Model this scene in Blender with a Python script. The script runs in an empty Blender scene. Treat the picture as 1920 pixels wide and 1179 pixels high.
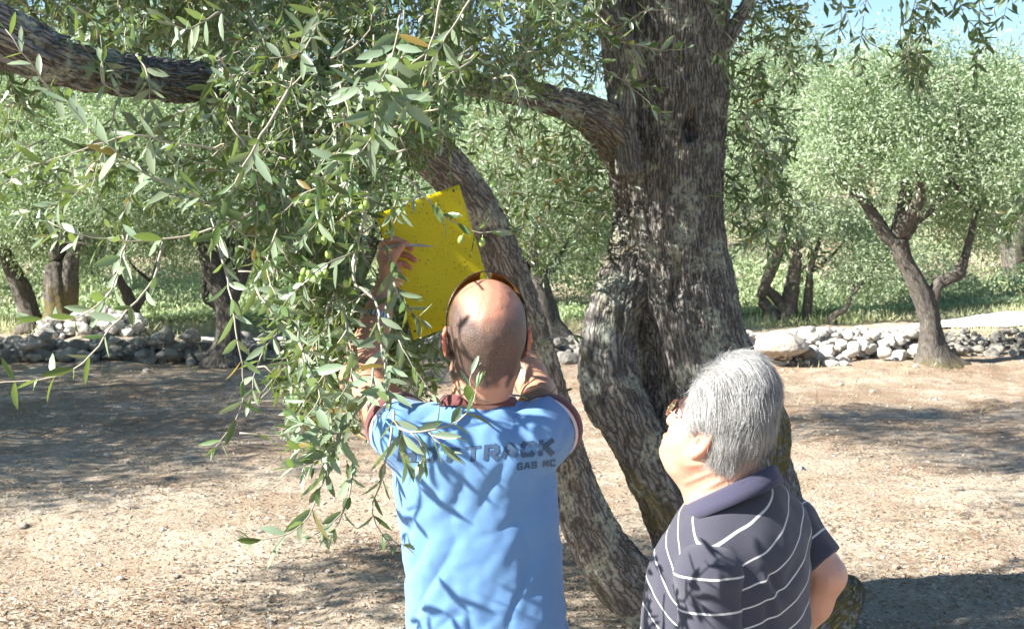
import bpy, bmesh, math, random
import numpy as np
from mathutils import Vector, Matrix
from mathutils.bvhtree import BVHTree

# ------------------------------------------------------------------ camera, sky, sun, exposure
SC = bpy.context.scene
COL = SC.collection
F, CX, CY, HZ, CAMH = 2600.0, 960.0, 589.5, 400.0, 1.9        # focal length in pixels of the 1920 px photo, horizon row, eye height
PITCH = math.atan((CY - HZ) / F)
cam_d = bpy.data.cameras.new("camera")
cam = bpy.data.objects.new("camera", cam_d)
COL.objects.link(cam)
cam.location = (0, 0, CAMH)
cam.rotation_euler = (math.pi / 2 - PITCH, 0, 0)
cam_d.sensor_width = 36.0
cam_d.lens = 36.0 * F / 1920.0
cam_d.clip_start = 0.05
cam_d.clip_end = 2000
cam_d.dof.use_dof = True
cam_d.dof.focus_distance = 2.85
cam_d.dof.aperture_fstop = 17.0
SC.camera = cam

SUN_TO = Vector((0.80, 0.30, -0.56)).normalized()             # direction the sunlight travels
SUN_EL = math.asin(-SUN_TO.z)
SUN_AZ = math.atan2(-SUN_TO.x, -SUN_TO.y)                     # clockwise from +Y
W = bpy.data.worlds.new("World")
SC.world = W
W.use_nodes = True
wn = W.node_tree
wn.nodes.clear()
w_out = wn.nodes.new("ShaderNodeOutputWorld")
w_bg = wn.nodes.new("ShaderNodeBackground")
w_sky = wn.nodes.new("ShaderNodeTexSky")
w_sky.sky_type = 'NISHITA'
w_sky.sun_disc = False
w_sky.sun_elevation = SUN_EL
w_sky.sun_rotation = SUN_AZ
w_sky.air_density = 1.0
w_sky.dust_density = 0.1
w_sky.ozone_density = 4.0
w_bg.inputs[1].default_value = 0.06
wn.links.new(w_sky.outputs[0], w_bg.inputs[0])
wn.links.new(w_bg.outputs[0], w_out.inputs[0])

sun_d = bpy.data.lights.new("sun", 'SUN')
sun_d.energy = 5.0
sun_d.angle = math.radians(0.53)
sun_d.color = (1.0, 0.96, 0.89)
sun = bpy.data.objects.new("sun", sun_d)
COL.objects.link(sun)
sun.location = (-6, -3, 8)
sun.rotation_euler = SUN_TO.to_track_quat('-Z', 'Y').to_euler()

SC.view_settings.view_transform = 'Standard'
SC.view_settings.look = 'None'
SC.view_settings.exposure = 1.82
SC.view_settings.gamma = 1.0
SC.cycles.max_bounces = 8
SC.cycles.diffuse_bounces = 3
SC.cycles.transmission_bounces = 6
SC.cycles.transparent_max_bounces = 8
SC.cycles.caustics_reflective = False
SC.cycles.caustics_refractive = False

def P(px, py, Y):
    """The point at world depth Y that the photograph shows at pixel (px, py)."""
    u, v = (px - CX) / F, -(py - CY) / F
    c, s = math.cos(PITCH), math.sin(PITCH)
    dy, dz = c + v * s, -s + v * c
    t = Y / dy
    return np.array((u * t, Y, CAMH + dz * t))

def M(px, Y):
    return px * Y / F
# ------------------------------------------------------------------ helpers
RNG = np.random.default_rng(7)

def norm(v):
    v = np.asarray(v, float)
    return v / (np.linalg.norm(v, axis=-1, keepdims=True) + 1e-12)

_perm = np.random.default_rng(3).permutation(256)
_perm = np.concatenate([_perm, _perm, _perm])
_grad = norm(np.random.default_rng(4).normal(size=(256, 3)))

def noise(p):
    """Perlin noise, about -0.7..0.7."""
    p = np.asarray(p, float)
    i = np.floor(p).astype(np.int64)
    f = p - i
    u = f * f * f * (f * (f * 6 - 15) + 10)
    i &= 255
    def g(dx, dy, dz):
        h = _perm[_perm[_perm[i[..., 0] + dx] + i[..., 1] + dy] + i[..., 2] + dz]
        return (_grad[h] * (f - np.array((dx, dy, dz)))).sum(-1)
    x00 = g(0, 0, 0) * (1 - u[..., 0]) + g(1, 0, 0) * u[..., 0]
    x10 = g(0, 1, 0) * (1 - u[..., 0]) + g(1, 1, 0) * u[..., 0]
    x01 = g(0, 0, 1) * (1 - u[..., 0]) + g(1, 0, 1) * u[..., 0]
    x11 = g(0, 1, 1) * (1 - u[..., 0]) + g(1, 1, 1) * u[..., 0]
    y0 = x00 * (1 - u[..., 1]) + x10 * u[..., 1]
    y1 = x01 * (1 - u[..., 1]) + x11 * u[..., 1]
    return (y0 * (1 - u[..., 2]) + y1 * u[..., 2]) * 1.5

def fbm(p, n=4):
    p = np.asarray(p, float)
    a, out = 1.0, 0
    for k in range(n):
        out = out + a * noise(p * 2 ** k + 17.3 * k)
        a *= .5
    return out

def sstep(a, b, x):
    t = np.clip((x - a) / (b - a), 0, 1)
    return t * t * (3 - 2 * t)

def link(name, data, parent=None, mat=None):
    o = bpy.data.objects.new(name, data)
    COL.objects.link(o)
    if parent is not None:
        o.parent = parent
        o.matrix_parent_inverse = Matrix.Identity(4)
        pl = parent
        off = Vector((0, 0, 0))
        while pl is not None:
            off += pl.location
            pl = pl.parent
        o.location = -off            # part meshes are written in world coordinates of the first copy
    if mat is not None:
        data.materials.append(mat)
    return o

def mesh(name, V, Fc, mat=None, parent=None, smooth=True, attrs=None, sizes=None):
    """One mesh object from arrays. Fc is (n,k) or a flat loop list with face sizes."""
    V = np.asarray(V, np.float32)
    me = bpy.data.meshes.new(name)
    if sizes is None:
        Fc = np.asarray(Fc, np.int32)
        n, k = Fc.shape
        loops, sizes = Fc.ravel(), np.full(n, k, np.int32)
    else:
        loops = np.asarray(Fc, np.int32)
        sizes = np.asarray(sizes, np.int32)
    me.vertices.add(len(V))
    me.vertices.foreach_set("co", V.ravel())
    me.loops.add(len(loops))
    me.loops.foreach_set("vertex_index", loops)
    me.polygons.add(len(sizes))
    st = np.concatenate([[0], np.cumsum(sizes)[:-1]]).astype(np.int32)
    me.polygons.foreach_set("loop_start", st)
    me.polygons.foreach_set("loop_total", sizes)
    me.polygons.foreach_set("use_smooth", np.full(len(sizes), smooth, bool))
    for an, (dt, arr) in (attrs or {}).items():
        a = me.attributes.new(an, dt, 'POINT')
        arr = np.asarray(arr, np.float32)
        a.data.foreach_set("vector" if dt == 'FLOAT_VECTOR' else "value", arr.ravel())
    me.update()
    me.validate()
    return link(name, me, parent, mat)

def thing(name, label, cat, loc=(0, 0, 0), group=None):
    o = bpy.data.objects.new(name, None)
    COL.objects.link(o)
    o.location = Vector([float(c) for c in loc])
    o.empty_display_size = .1
    return tag(o, label, cat, group)

def tag(o, label, cat=None, group=None, kind=None):
    o["label"] = label
    if cat: o["category"] = cat
    if group: o["group"] = group
    if kind: o["kind"] = kind
    return o

def copy_tree(o, parent=None):
    c = o.copy()
    COL.objects.link(c)
    if parent is not None:
        c.parent = parent
    for ch in [k for k in COL.objects if k.parent == o]:
        copy_tree(ch, c)
    return c

class Geo:
    """Collects pieces into one mesh."""
    def __init__(s):
        s.V, s.F, s.S, s.A, s.n = [], [], [], {}, 0
    def add(s, V, Fc, **attrs):
        V = np.asarray(V, np.float32).reshape(-1, 3)
        Fc = np.asarray(Fc, np.int64)
        s.V.append(V); s.F.append((Fc + s.n).ravel()); s.S.append(np.full(len(Fc), Fc.shape[1]))
        for k, a in attrs.items():
            s.A.setdefault(k, []).append(np.broadcast_to(np.asarray(a, np.float32), (len(V),)))
        s.n += len(V)
    def build(s, name, mat, parent=None, smooth=True):
        at = {k: ('FLOAT', np.concatenate(a)) for k, a in s.A.items()}
        return mesh(name, np.concatenate(s.V), np.concatenate(s.F), mat, parent, smooth, at, np.concatenate(s.S))

def bez(pts, n):
    """Catmull-Rom through the points, n samples, evenly spaced."""
    p = np.asarray(pts, float)
    if len(p) == 2:
        return p[0] + (p[1] - p[0]) * np.linspace(0, 1, n)[:, None]
    q = np.vstack([2 * p[0] - p[1], p, 2 * p[-1] - p[-2]])
    out = []
    for i in range(len(p) - 1):
        a, b, c, d = q[i:i + 4]
        t = np.linspace(0, 1, 16, endpoint=False)[:, None]
        out.append(.5 * (2 * b + (c - a) * t + (2 * a - 5 * b + 4 * c - d) * t ** 2 + (3 * b - a - 3 * c + d) * t ** 3))
    out = np.vstack(out + [p[-1:]])
    s = np.concatenate([[0], np.cumsum(np.linalg.norm(np.diff(out[:, :3], axis=0), axis=1))])
    si = np.linspace(0, s[-1], n)
    return np.stack([np.interp(si, s, out[:, k]) for k in range(p.shape[1])], 1)

def frames(c):
    t = norm(np.gradient(c, axis=0))
    ref = np.array((0, 1.0, 0)) if abs(t[0, 1]) < .9 else np.array((1.0, 0, 0))
    u = np.zeros_like(c)
    a = norm(np.cross(t[0], ref))
    for i in range(len(c)):
        a = norm(a - t[i] * a.dot(t[i]))
        u[i] = a
    return t, u, np.cross(t, u)

def tube(c, r, k=6):
    """Open-ended tube with pointed ends along points c."""
    c = np.asarray(c, float)
    r = np.broadcast_to(np.asarray(r, float), (len(c),))
    t, u, v = frames(c)
    th = np.linspace(0, 2 * math.pi, k, endpoint=False)
    V = c[:, None] + r[:, None, None] * (u[:, None] * np.cos(th)[None, :, None] + v[:, None] * np.sin(th)[None, :, None])
    n = len(c)
    i, j = np.meshgrid(np.arange(n - 1), np.arange(k), indexing='ij')
    a = i * k + j
    b = i * k + (j + 1) % k
    Fc = np.stack([a, b, b + k, a + k], -1).reshape(-1, 4)
    V = V.reshape(-1, 3)
    # caps as degenerate quads
    e0, e1 = len(V), len(V) + 1
    V = np.vstack([V, c[:1], c[-1:]])
    j = np.arange(0, k, 2)
    cap0 = np.stack([np.full(len(j), e0), (j + 2) % k, (j + 1) % k, j], -1)
    o = (n - 1) * k
    cap1 = np.stack([np.full(len(j), e1), o + j, o + (j + 1) % k, o + (j + 2) % k], -1)
    return V, np.vstack([Fc, cap0, cap1])

# ------------------------------------------------------------------ materials
def mat(name):
    m = bpy.data.materials.new(name)
    m.use_nodes = True
    nt = m.node_tree
    b = nt.nodes["Principled BSDF"]
    return m, nt, b

def N(nt, t, **kw):
    n = nt.nodes.new(t)
    for k, v in kw.items():
        if k.startswith("i_"):
            key = k[2:]
            n.inputs[int(key) if key.isdigit() else key].default_value = v
        else:
            setattr(n, k, v)
    return n

def L(nt, a, b):
    nt.links.new(a, b)

def ramp(nt, fac, stops, interp='LINEAR'):
    r = nt.nodes.new("ShaderNodeValToRGB")
    r.color_ramp.interpolation = interp
    e = r.color_ramp.elements
    while len(e) < len(stops):
        e.new(.5)
    for k, (p, c) in enumerate(stops):
        e[k].position = p
        e[k].color = (c, c, c, 1) if isinstance(c, (int, float)) else (*c, 1)
    L(nt, fac, r.inputs[0])
    return r.outputs[0]

def mix(nt, fac, a, b, mode='MIX'):
    m = nt.nodes.new("ShaderNodeMix")
    m.data_type = 'RGBA'
    m.blend_type = mode
    for s, v in ((m.inputs[0], fac), (m.inputs[6], a), (m.inputs[7], b)):
        if hasattr(v, "is_output"):
            L(nt, v, s)
        elif isinstance(v, (int, float)):
            s.default_value = v
        else:
            s.default_value = (*v, 1)
    return m.outputs[2]

def tex(nt, scale, detail=4, rough=.55, vec=None, kind="noise", **kw):
    n = nt.nodes.new({"noise": "ShaderNodeTexNoise", "voronoi": "ShaderNodeTexVoronoi"}[kind])
    n.inputs["Scale"].default_value = scale
    if kind == "noise":
        n.inputs["Detail"].default_value = detail
        n.inputs["Roughness"].default_value = rough
    for k, v in kw.items():
        setattr(n, k, v)
    if vec is not None:
        L(nt, vec, n.inputs["Vector"])
    return n

def coord(nt, kind="Object", scale=(1, 1, 1)):
    c = nt.nodes.new("ShaderNodeTexCoord")
    mp = nt.nodes.new("ShaderNodeMapping")
    mp.inputs["Scale"].default_value = scale
    L(nt, c.outputs[kind], mp.inputs[0])
    return mp.outputs[0]

def attr(nt, name, out="Fac"):
    a = nt.nodes.new("ShaderNodeAttribute")
    a.attribute_name = name
    return a.outputs[out]

def bump(nt, b, h, dist, strength=1.0):
    n = nt.nodes.new("ShaderNodeBump")
    n.inputs["Strength"].default_value = strength
    n.inputs["Distance"].default_value = dist
    L(nt, h, n.inputs["Height"])
    L(nt, n.outputs[0], b.inputs["Normal"])

def math_(nt, op, a, b=None):
    n = nt.nodes.new("ShaderNodeMath")
    n.operation = op
    for s, v in zip(n.inputs, (a, b)):
        if v is None: continue
        if hasattr(v, "is_output"): L(nt, v, s)
        else: s.default_value = v
    return n.outputs[0]

def leaf_mat(name, top, under, trans, tw=.35, rough=.42, var=.5, yellow=.04):
    m, nt, b = mat(name)
    nt.nodes.remove(b)
    out = nt.nodes["Material Output"]
    r = attr(nt, "rnd")
    hsv = N(nt, "ShaderNodeHueSaturation")
    geo = N(nt, "ShaderNodeNewGeometry")
    base = mix(nt, geo.outputs["Backfacing"], top, under)
    base = mix(nt, ramp(nt, r, [(0, 1.0), (yellow, 1.0), (yellow + .01, 0.0)]), base, (.30, .22, .05))
    val = math_(nt, 'MULTIPLY_ADD', r, var)
    nt.nodes[-1].inputs[2].default_value = 1 - var / 2
    L(nt, base, hsv.inputs["Color"])
    L(nt, val, hsv.inputs["Value"])
    sat = math_(nt, 'FRACT', math_(nt, 'MULTIPLY', r, 13.7))
    hh = math_(nt, 'MULTIPLY_ADD', sat, .05)
    nt.nodes[-1].inputs[2].default_value = .475
    L(nt, hh, hsv.inputs["Hue"])
    d = N(nt, "ShaderNodeBsdfPrincipled")
    L(nt, hsv.outputs[0], d.inputs["Base Color"])
    d.inputs["Roughness"].default_value = rough
    d.inputs["Specular IOR Level"].default_value = .5
    t = N(nt, "ShaderNodeBsdfTranslucent")
    t.inputs[0].default_value = (*trans, 1)
    mx = N(nt, "ShaderNodeMixShader")
    mx.inputs[0].default_value = tw
    L(nt, d.outputs[0], mx.inputs[1])
    L(nt, t.outputs[0], mx.inputs[2])
    L(nt, mx.outputs[0], out.inputs[0])
    return m

MAT = {}
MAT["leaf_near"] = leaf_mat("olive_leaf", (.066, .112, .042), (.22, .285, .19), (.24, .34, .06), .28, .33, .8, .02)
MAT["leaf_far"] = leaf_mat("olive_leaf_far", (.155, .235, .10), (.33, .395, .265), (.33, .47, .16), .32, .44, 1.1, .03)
MAT["scrub"] = leaf_mat("scrub_leaf", (.32, .42, .20), (.38, .46, .27), (.40, .50, .22), .30, .5, .8, .05)

def bark_mat(name, dark, mid, light, lichen=.5, moss=.3):
    m, nt, b = mat(name)
    v = attr(nt, "bark", "Vector")          # unrolled: (around in metres, along in metres, 0)
    ob = coord(nt)
    mp = N(nt, "ShaderNodeMapping")
    mp.inputs["Scale"].default_value = (70, 9, 1)
    L(nt, v, mp.inputs[0])
    wob = tex(nt, 16, 3, .6, v)
    add = N(nt, "ShaderNodeVectorMath", operation='MULTIPLY_ADD')
    add.inputs[1].default_value = (2.2, 1.2, 0)
    L(nt, wob.outputs["Color"], add.inputs[0])
    L(nt, mp.outputs[0], add.inputs[2])
    vor = tex(nt, 1.0, vec=add.outputs[0], kind="voronoi", feature='DISTANCE_TO_EDGE')
    vor.inputs["Randomness"].default_value = 1
    crack = ramp(nt, vor.outputs["Distance"], [(0, 0), (.16, .6), (.5, 1)])
    fine = tex(nt, 60, 5, .65, ob)
    col = mix(nt, ramp(nt, tex(nt, 7, 5, .6, ob).outputs[0], [(.3, 0), (.7, 1)]), mid, light)
    col = mix(nt, ramp(nt, fine.outputs[0], [(.3, .0), (.75, .55)]), col, dark)
    col = mix(nt, crack, dark, col)
    li = ramp(nt, tex(nt, 6.5, 5, .6, ob).outputs[0], [(.60 - .08 * lichen, 0), (.66 - .08 * lichen, lichen)])
    li2 = math_(nt, 'MULTIPLY', li, ramp(nt, tex(nt, 45, 3, .6, ob).outputs[0], [(.38, 0), (.55, 1)]))
    col = mix(nt, li2, col, (.36, .38, .31))
    col = mix(nt, math_(nt, 'MULTIPLY', attr(nt, "moss"), ramp(nt, tex(nt, 28, 4, .7, ob).outputs[0], [(.40, 0), (.56, 1)])), col, (.135, .112, .030))
    L(nt, col, b.inputs["Base Color"])
    b.inputs["Roughness"].default_value = .9
    b.inputs["Specular IOR Level"].default_value = .2
    h = math_(nt, 'ADD', math_(nt, 'MULTIPLY', crack, .8), math_(nt, 'MULTIPLY', fine.outputs[0], .5))
    bump(nt, b, h, .007)
    return m

MAT["bark"] = bark_mat("olive_bark", (.062, .056, .051), (.265, .245, .228), (.42, .40, .38), .8)
MAT["bark_far"] = bark_mat("olive_bark_far", (.06, .05, .042), (.16, .14, .12), (.26, .24, .21), .3)
m, nt, b = mat("twig")
L(nt, mix(nt, tex(nt, 40, 3, .6, coord(nt)).outputs[0], (.22, .19, .14), (.40, .37, .29)), b.inputs["Base Color"])
b.inputs["Roughness"].default_value = .75
MAT["twig"] = m
m, nt, b = mat("olive_fruit")
L(nt, mix(nt, ramp(nt, tex(nt, 30, 2, .5, coord(nt)).outputs[0], [(.35, 0), (.7, 1)]), (.24, .36, .07), (.36, .46, .13)), b.inputs["Base Color"])
b.inputs["Roughness"].default_value = .35
b.inputs["Subsurface Weight"].default_value = .1
b.inputs["Subsurface Radius"].default_value = (.004, .005, .001)
MAT["olive"] = m

# ------------------------------------------------------------------ leaves and twigs
class Leaves:
    """Oriented leaves, turned into one mesh."""
    ST = np.array((0, .16, .45, .78, 1.0))
    HW = np.array((.10, .62, 1.0, .70, .04))
    def __init__(s):
        s.q = []
    def add(s, pos, d, up, ln, wd, bend, rnd):
        pos = np.atleast_2d(pos)
        n = len(pos)
        bc = lambda a, k: np.broadcast_to(np.asarray(a, float), (n, k) if k > 1 else (n,))
        s.q.append((pos, bc(d, 3), bc(up, 3), bc(ln, 1), bc(wd, 1), bc(bend, 1), bc(rnd, 1)))
    def arrays(s):
        return [np.concatenate([q[i] for q in s.q]) for i in range(7)]
    def build(s, name, m, parent=None, simple=False):
        pos, d, up, ln, wd, bend, rnd = s.arrays()
        d = norm(d)
        y = norm(np.cross(up, d))
        z = np.cross(d, y)
        if simple:
            n = len(pos)
            mid = pos + d * (ln * .5)[:, None] - z * (bend * ln * .2)[:, None]
            V = np.stack([pos, mid + y * wd[:, None], pos + d * ln[:, None] - z * (bend * ln)[:, None], mid - y * wd[:, None]], 1)
            Fc = np.arange(n * 4).reshape(n, 4)
            return mesh(name, V.reshape(-1, 3), Fc, m, parent, False, {"rnd": ('FLOAT', np.repeat(rnd, 4))})
        t = s.ST[None, :, None, None]
        side = np.array((-1, 0, 1.0))[None, None, :, None]
        e = lambda a: a[:, None, None, None]
        V = (pos[:, None, None] + d[:, None, None] * e(ln) * t + y[:, None, None] * side * e(wd) * s.HW[None, :, None, None]
             + z[:, None, None] * (np.abs(side) * e(wd) * .28 * s.HW[None, :, None, None] - e(bend) * e(ln) * t ** 2))
        n = len(pos)
        k = 15
        Fl = np.array([[3 * i + j, 3 * i + j + 1, 3 * i + j + 4, 3 * i + j + 3] for i in range(4) for j in range(2)])
        Fc = (np.arange(n)[:, None, None] * k + Fl[None]).reshape(-1, 4)
        return mesh(name, V.reshape(-1, 3), Fc, m, parent, True, {"rnd": ('FLOAT', np.repeat(rnd, k))})

def spray(lv, st, pts, rng, llen=.058, step=.024, bare=0.0, r0=.0022, r1=.0007, tip=True, ang=50, sides=0, wr=.135, keep=.92):
    """A twig along 3D points with opposite pairs of olive leaves from `bare` to the tip; adds to Leaves lv and Geo st."""
    pts = np.asarray(pts, float)
    ln = np.linalg.norm(np.diff(pts, axis=0), axis=1).sum()
    n = max(6, int(ln / .02))
    c = bez(pts, n)
    c[1:-1] += rng.normal(size=(n - 2, 3)) * .0012
    st.add(*tube(c, np.linspace(r0, r1, n), 5))
    t, u, v = frames(c)
    s = bare * ln + rng.uniform(0, step)
    k = rng.integers(2)
    ends = []
    while s < ln:
        f = s / ln * (n - 1)
        i = min(int(f), n - 1)
        p = c[i] + (c[min(i + 1, n - 1)] - c[i]) * (f - i)
        roll = k * math.pi / 2 + rng.normal(0, .25)
        grow = .55 + .45 * math.sin(min(1, (ln - s) / .10 + .25) * math.pi / 2)
        for sg in (0, math.pi):
            if rng.random() > keep:
                continue
            rad = u[i] * math.cos(roll + sg) + v[i] * math.sin(roll + sg)
            a = math.radians(ang + rng.normal(0, 13))
            d = t[i] * math.cos(a) + rad * math.sin(a) + np.array((0, 0, -.12)) + rng.normal(size=3) * .10
            up = t[i] * math.sin(a) - rad * math.cos(a)
            up = norm(up * .8 + np.array((0, 0, .55)) + rng.normal(size=3) * .25)
            l = llen * grow * rng.uniform(.72, 1.15)
            lv.add(p + rad * .001, norm(d), up, l, l * wr * rng.uniform(.85, 1.2), rng.normal(.07, .10), rng.random())
        if sides and rng.random() < sides:
            ends.append((p, norm(t[i] * .6 + u[i] * rng.normal() * .7 + v[i] * rng.normal() * .7)))
        s += step * rng.uniform(.8, 1.25)
        k += 1
    if tip:
        for q in range(3):
            d = norm(t[-1] + rng.normal(size=3) * .3)
            l = llen * rng.uniform(.35, .7)
            lv.add(c[-1], d, norm(rng.normal(size=3) * .4 + (0, 0, 1)), l, l * wr, rng.normal(.05, .08), rng.random())
    for p, d in ends:
        l = rng.uniform(.05, .14)
        spray(lv, st, [p, p + d * l * .5, p + d * l + np.array((0, 0, -.15 * l))], rng, llen * .9, step, .12, r0 * .6, r1, True, ang, 0, wr, keep)

def olive(p, parent, rng, s=1.0):
    """One green olive hanging on a short stalk at p."""
    g = Geo()
    th, ph = np.meshgrid(np.linspace(0, math.pi, 9), np.linspace(0, 2 * math.pi, 12, endpoint=False), indexing='ij')
    r = np.stack([.0068 * np.sin(th) * np.cos(ph), .0068 * np.sin(th) * np.sin(ph), -.0098 * np.cos(th) * (1 + .06 * np.cos(th))], -1) * s
    i, j = np.meshgrid(np.arange(8), np.arange(12), indexing='ij')
    Fc = np.stack([i * 12 + j, i * 12 + (j + 1) % 12, (i + 1) * 12 + (j + 1) % 12, (i + 1) * 12 + j], -1).reshape(-1, 4)
    ax = norm(np.array((rng.normal(0, .3), rng.normal(0, .3), 1)))
    q = np.array(Vector((0, 0, 1)).rotation_difference(Vector(ax)).to_matrix())
    c = p - ax * .016
    g.add(r.reshape(-1, 3) @ q.T + c, Fc)
    V, Fc = tube(np.array([p, p - ax * .004, p - ax * .008]), .0007, 4)
    g.add(V, Fc)
    return g.build("olive", MAT["olive"], parent)

# ------------------------------------------------------------------ implicit surfaces (bodies, hair, cloth, boulder)
class RC:
    """Tapered capsule a-b; `sq` stretches space in a rotated frame (o, axes, scale) to make flattened sections."""
    def __init__(s, a, b, ra, rb, k=.02, sub=False, fr=None):
        s.fr = fr
        a, b = np.asarray(a, float), np.asarray(b, float)
        if fr is not None: a, b = s.map(a), s.map(b)
        s.a, s.b, s.ra, s.rb, s.k, s.sub = a, b, ra, rb, k, sub
        s.l = 1.0 if fr is None else max(fr[1])
    def map(s, p):
        R, sc = s.fr
        return (p @ R.T) * sc
    def __call__(s, p):
        if s.fr is not None: p = s.map(p)
        ab = s.b - s.a
        t = np.clip(((p - s.a) @ ab) / (ab @ ab + 1e-12), 0, 1)
        return np.linalg.norm(p - s.a - t[:, None] * ab, axis=1) - (s.ra + t * (s.rb - s.ra))

class EL:
    """Ellipsoid, R rows = its axes."""
    def __init__(s, c, r, k=.02, R=None, sub=False):
        s.c, s.r, s.k, s.sub, s.l = np.asarray(c, float), np.asarray(r, float), k, sub, 1.0
        s.R = np.eye(3) if R is None else np.asarray(R, float)
        s.l = 1.0
    def __call__(s, p):
        q = (p - s.c) @ s.R.T
        k0 = np.linalg.norm(q / s.r, axis=1)
        k1 = np.linalg.norm(q / s.r ** 2, axis=1) + 1e-9
        return k0 * (k0 - 1) / k1

class CUT:
    """Removes the half-space beyond point c along n, only within distance rad of c."""
    def __init__(s, c, n, rad=None, k=.004):
        s.c, s.n, s.rad, s.k, s.sub, s.l = np.asarray(c, float), norm(n), rad, k, True, 1.0
    def __call__(s, p):
        d = -((p - s.c) @ s.n)
        if s.rad is not None:
            d = np.maximum(d, np.linalg.norm(p - s.c, axis=1) - s.rad)
        return d

def smin(a, b, k):
    h = np.clip(.5 + .5 * (b - a) / k, 0, 1)
    return b + (a - b) * h - k * h * (1 - h)

def sdf(prims, p):
    d = np.full(len(p), 1e3)
    for q in prims:
        e = q(p)
        d = -smin(-d, e, q.k) if q.sub else smin(d, e, q.k)
    return d

def surface(prims, h, lo, hi, fn=None):
    """Surface nets on a sparse lattice. Returns verts and quads."""
    B = 14
    lo = np.asarray(lo, float)
    dim = np.ceil((np.asarray(hi, float) - lo) / (h * B)).astype(int)
    NX = (dim + 1) * B + 2
    gi = np.arange(B + 1)
    G = np.stack(np.meshgrid(gi, gi, gi, indexing='ij'), -1).reshape(-1, 3)
    cen = np.stack(np.meshgrid(*[np.arange(k) for k in dim], indexing='ij'), -1).reshape(-1, 3)
    C = lo + (cen + .5) * B * h
    half = B * h * .5 * 1.7321
    E = np.stack([q(C) for q in prims], 1)
    lip = np.array([max(1.0, q.l) for q in prims])
    kk = np.array([q.k for q in prims])
    pos = np.array([not q.sub for q in prims])
    dmin = np.where(pos[None], E - lip * half - kk * 1.0, 1e3).min(1)
    IDs, PTS, QS = [], [], []
    cid = lambda I: (I[:, 0].astype(np.int64) * NX[1] + I[:, 1]) * NX[2] + I[:, 2]
    near = E.min(1)
    for bi in np.nonzero((dmin < .012))[0]:
        use = [q for q, e, l in zip(prims, E[bi], lip) if e < l * half * 2 + q.k + (0 if q.sub else max(0, 0)) + .02]
        if not use or all(q.sub for q in use): continue
        I0 = cen[bi] * B
        p = lo + (G + I0) * h
        d = sdf(use, p)
        if fn is not None: d = d + fn(p)
        d = d.reshape(B + 1, B + 1, B + 1)
        s = d < 0
        if s.all() or not s.any(): continue
        # cells
        cs = [s[a:B + a, b:B + b, c:B + c] for a in (0, 1) for b in (0, 1) for c in (0, 1)]
        act = np.any(cs, 0) & ~np.all(cs, 0)
        ci = np.argwhere(act)
        acc = np.zeros((len(ci), 3)); cnt = np.zeros(len(ci))
        corner = [np.array((a, b, c)) for a in (0, 1) for b in (0, 1) for c in (0, 1)]
        for x in range(8):
            for y in range(x + 1, 8):
                df = corner[y] - corner[x]
                if np.abs(df).sum() != 1: continue
                ia, ib = ci + corner[x], ci + corner[y]
                da, db = d[tuple(ia.T)], d[tuple(ib.T)]
                m_ = (da < 0) != (db < 0)
                t = np.where(m_, da / np.where(m_, da - db, 1), 0)
                acc += m_[:, None] * (corner[x] + t[:, None] * df)
                cnt += m_
        IDs.append(cid(ci + I0))
        PTS.append(lo + (ci + I0 + acc / cnt[:, None]) * h)
        for ax in range(3):
            sl0 = s[:B, :B, :B]
            sh = [slice(0, B)] * 3; sh[ax] = slice(1, B + 1)
            s1 = s[tuple(sh)]
            ch = np.argwhere(sl0 != s1)
            if not len(ch): continue
            a1, a2 = (ax + 1) % 3, (ax + 2) % 3
            e1, e2 = np.eye(3, dtype=int)[a1], np.eye(3, dtype=int)[a2]
            flip = sl0[tuple(ch.T)]
            g = ch + I0
            ok = (g[:, a1] > 0) & (g[:, a2] > 0)
            g, flip = g[ok], flip[ok]
            q = np.stack([cid(g), cid(g - e1), cid(g - e1 - e2), cid(g - e2)], 1)
            q[~flip] = q[~flip][:, ::-1]
            QS.append(q)
    ids = np.concatenate(IDs); pts = np.concatenate(PTS); q = np.concatenate(QS)
    uid, first = np.unique(ids, return_index=True)
    V = pts[first]
    idx = np.searchsorted(uid, q)
    idx = np.clip(idx, 0, len(uid) - 1)
    good = (uid[idx] == q).all(1)
    return V, idx[good][:, ::-1]

def relax(V, Q, it=2, lam=.5):
    e = np.concatenate([Q[:, [0, 1]], Q[:, [1, 2]], Q[:, [2, 3]], Q[:, [3, 0]]])
    e = np.concatenate([e, e[:, ::-1]])
    for _ in range(it):
        acc = np.zeros_like(V)
        np.add.at(acc, e[:, 0], V[e[:, 1]])
        cnt = np.bincount(e[:, 0], minlength=len(V))[:, None]
        V = V + lam * (acc / np.maximum(cnt, 1) - V)
    return V

def vnormals(V, Q):
    n = np.cross(V[Q[:, 2]] - V[Q[:, 0]], V[Q[:, 3]] - V[Q[:, 1]])
    o = np.zeros_like(V)
    for k in range(4): np.add.at(o, Q[:, k], n)
    return norm(o)
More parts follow.
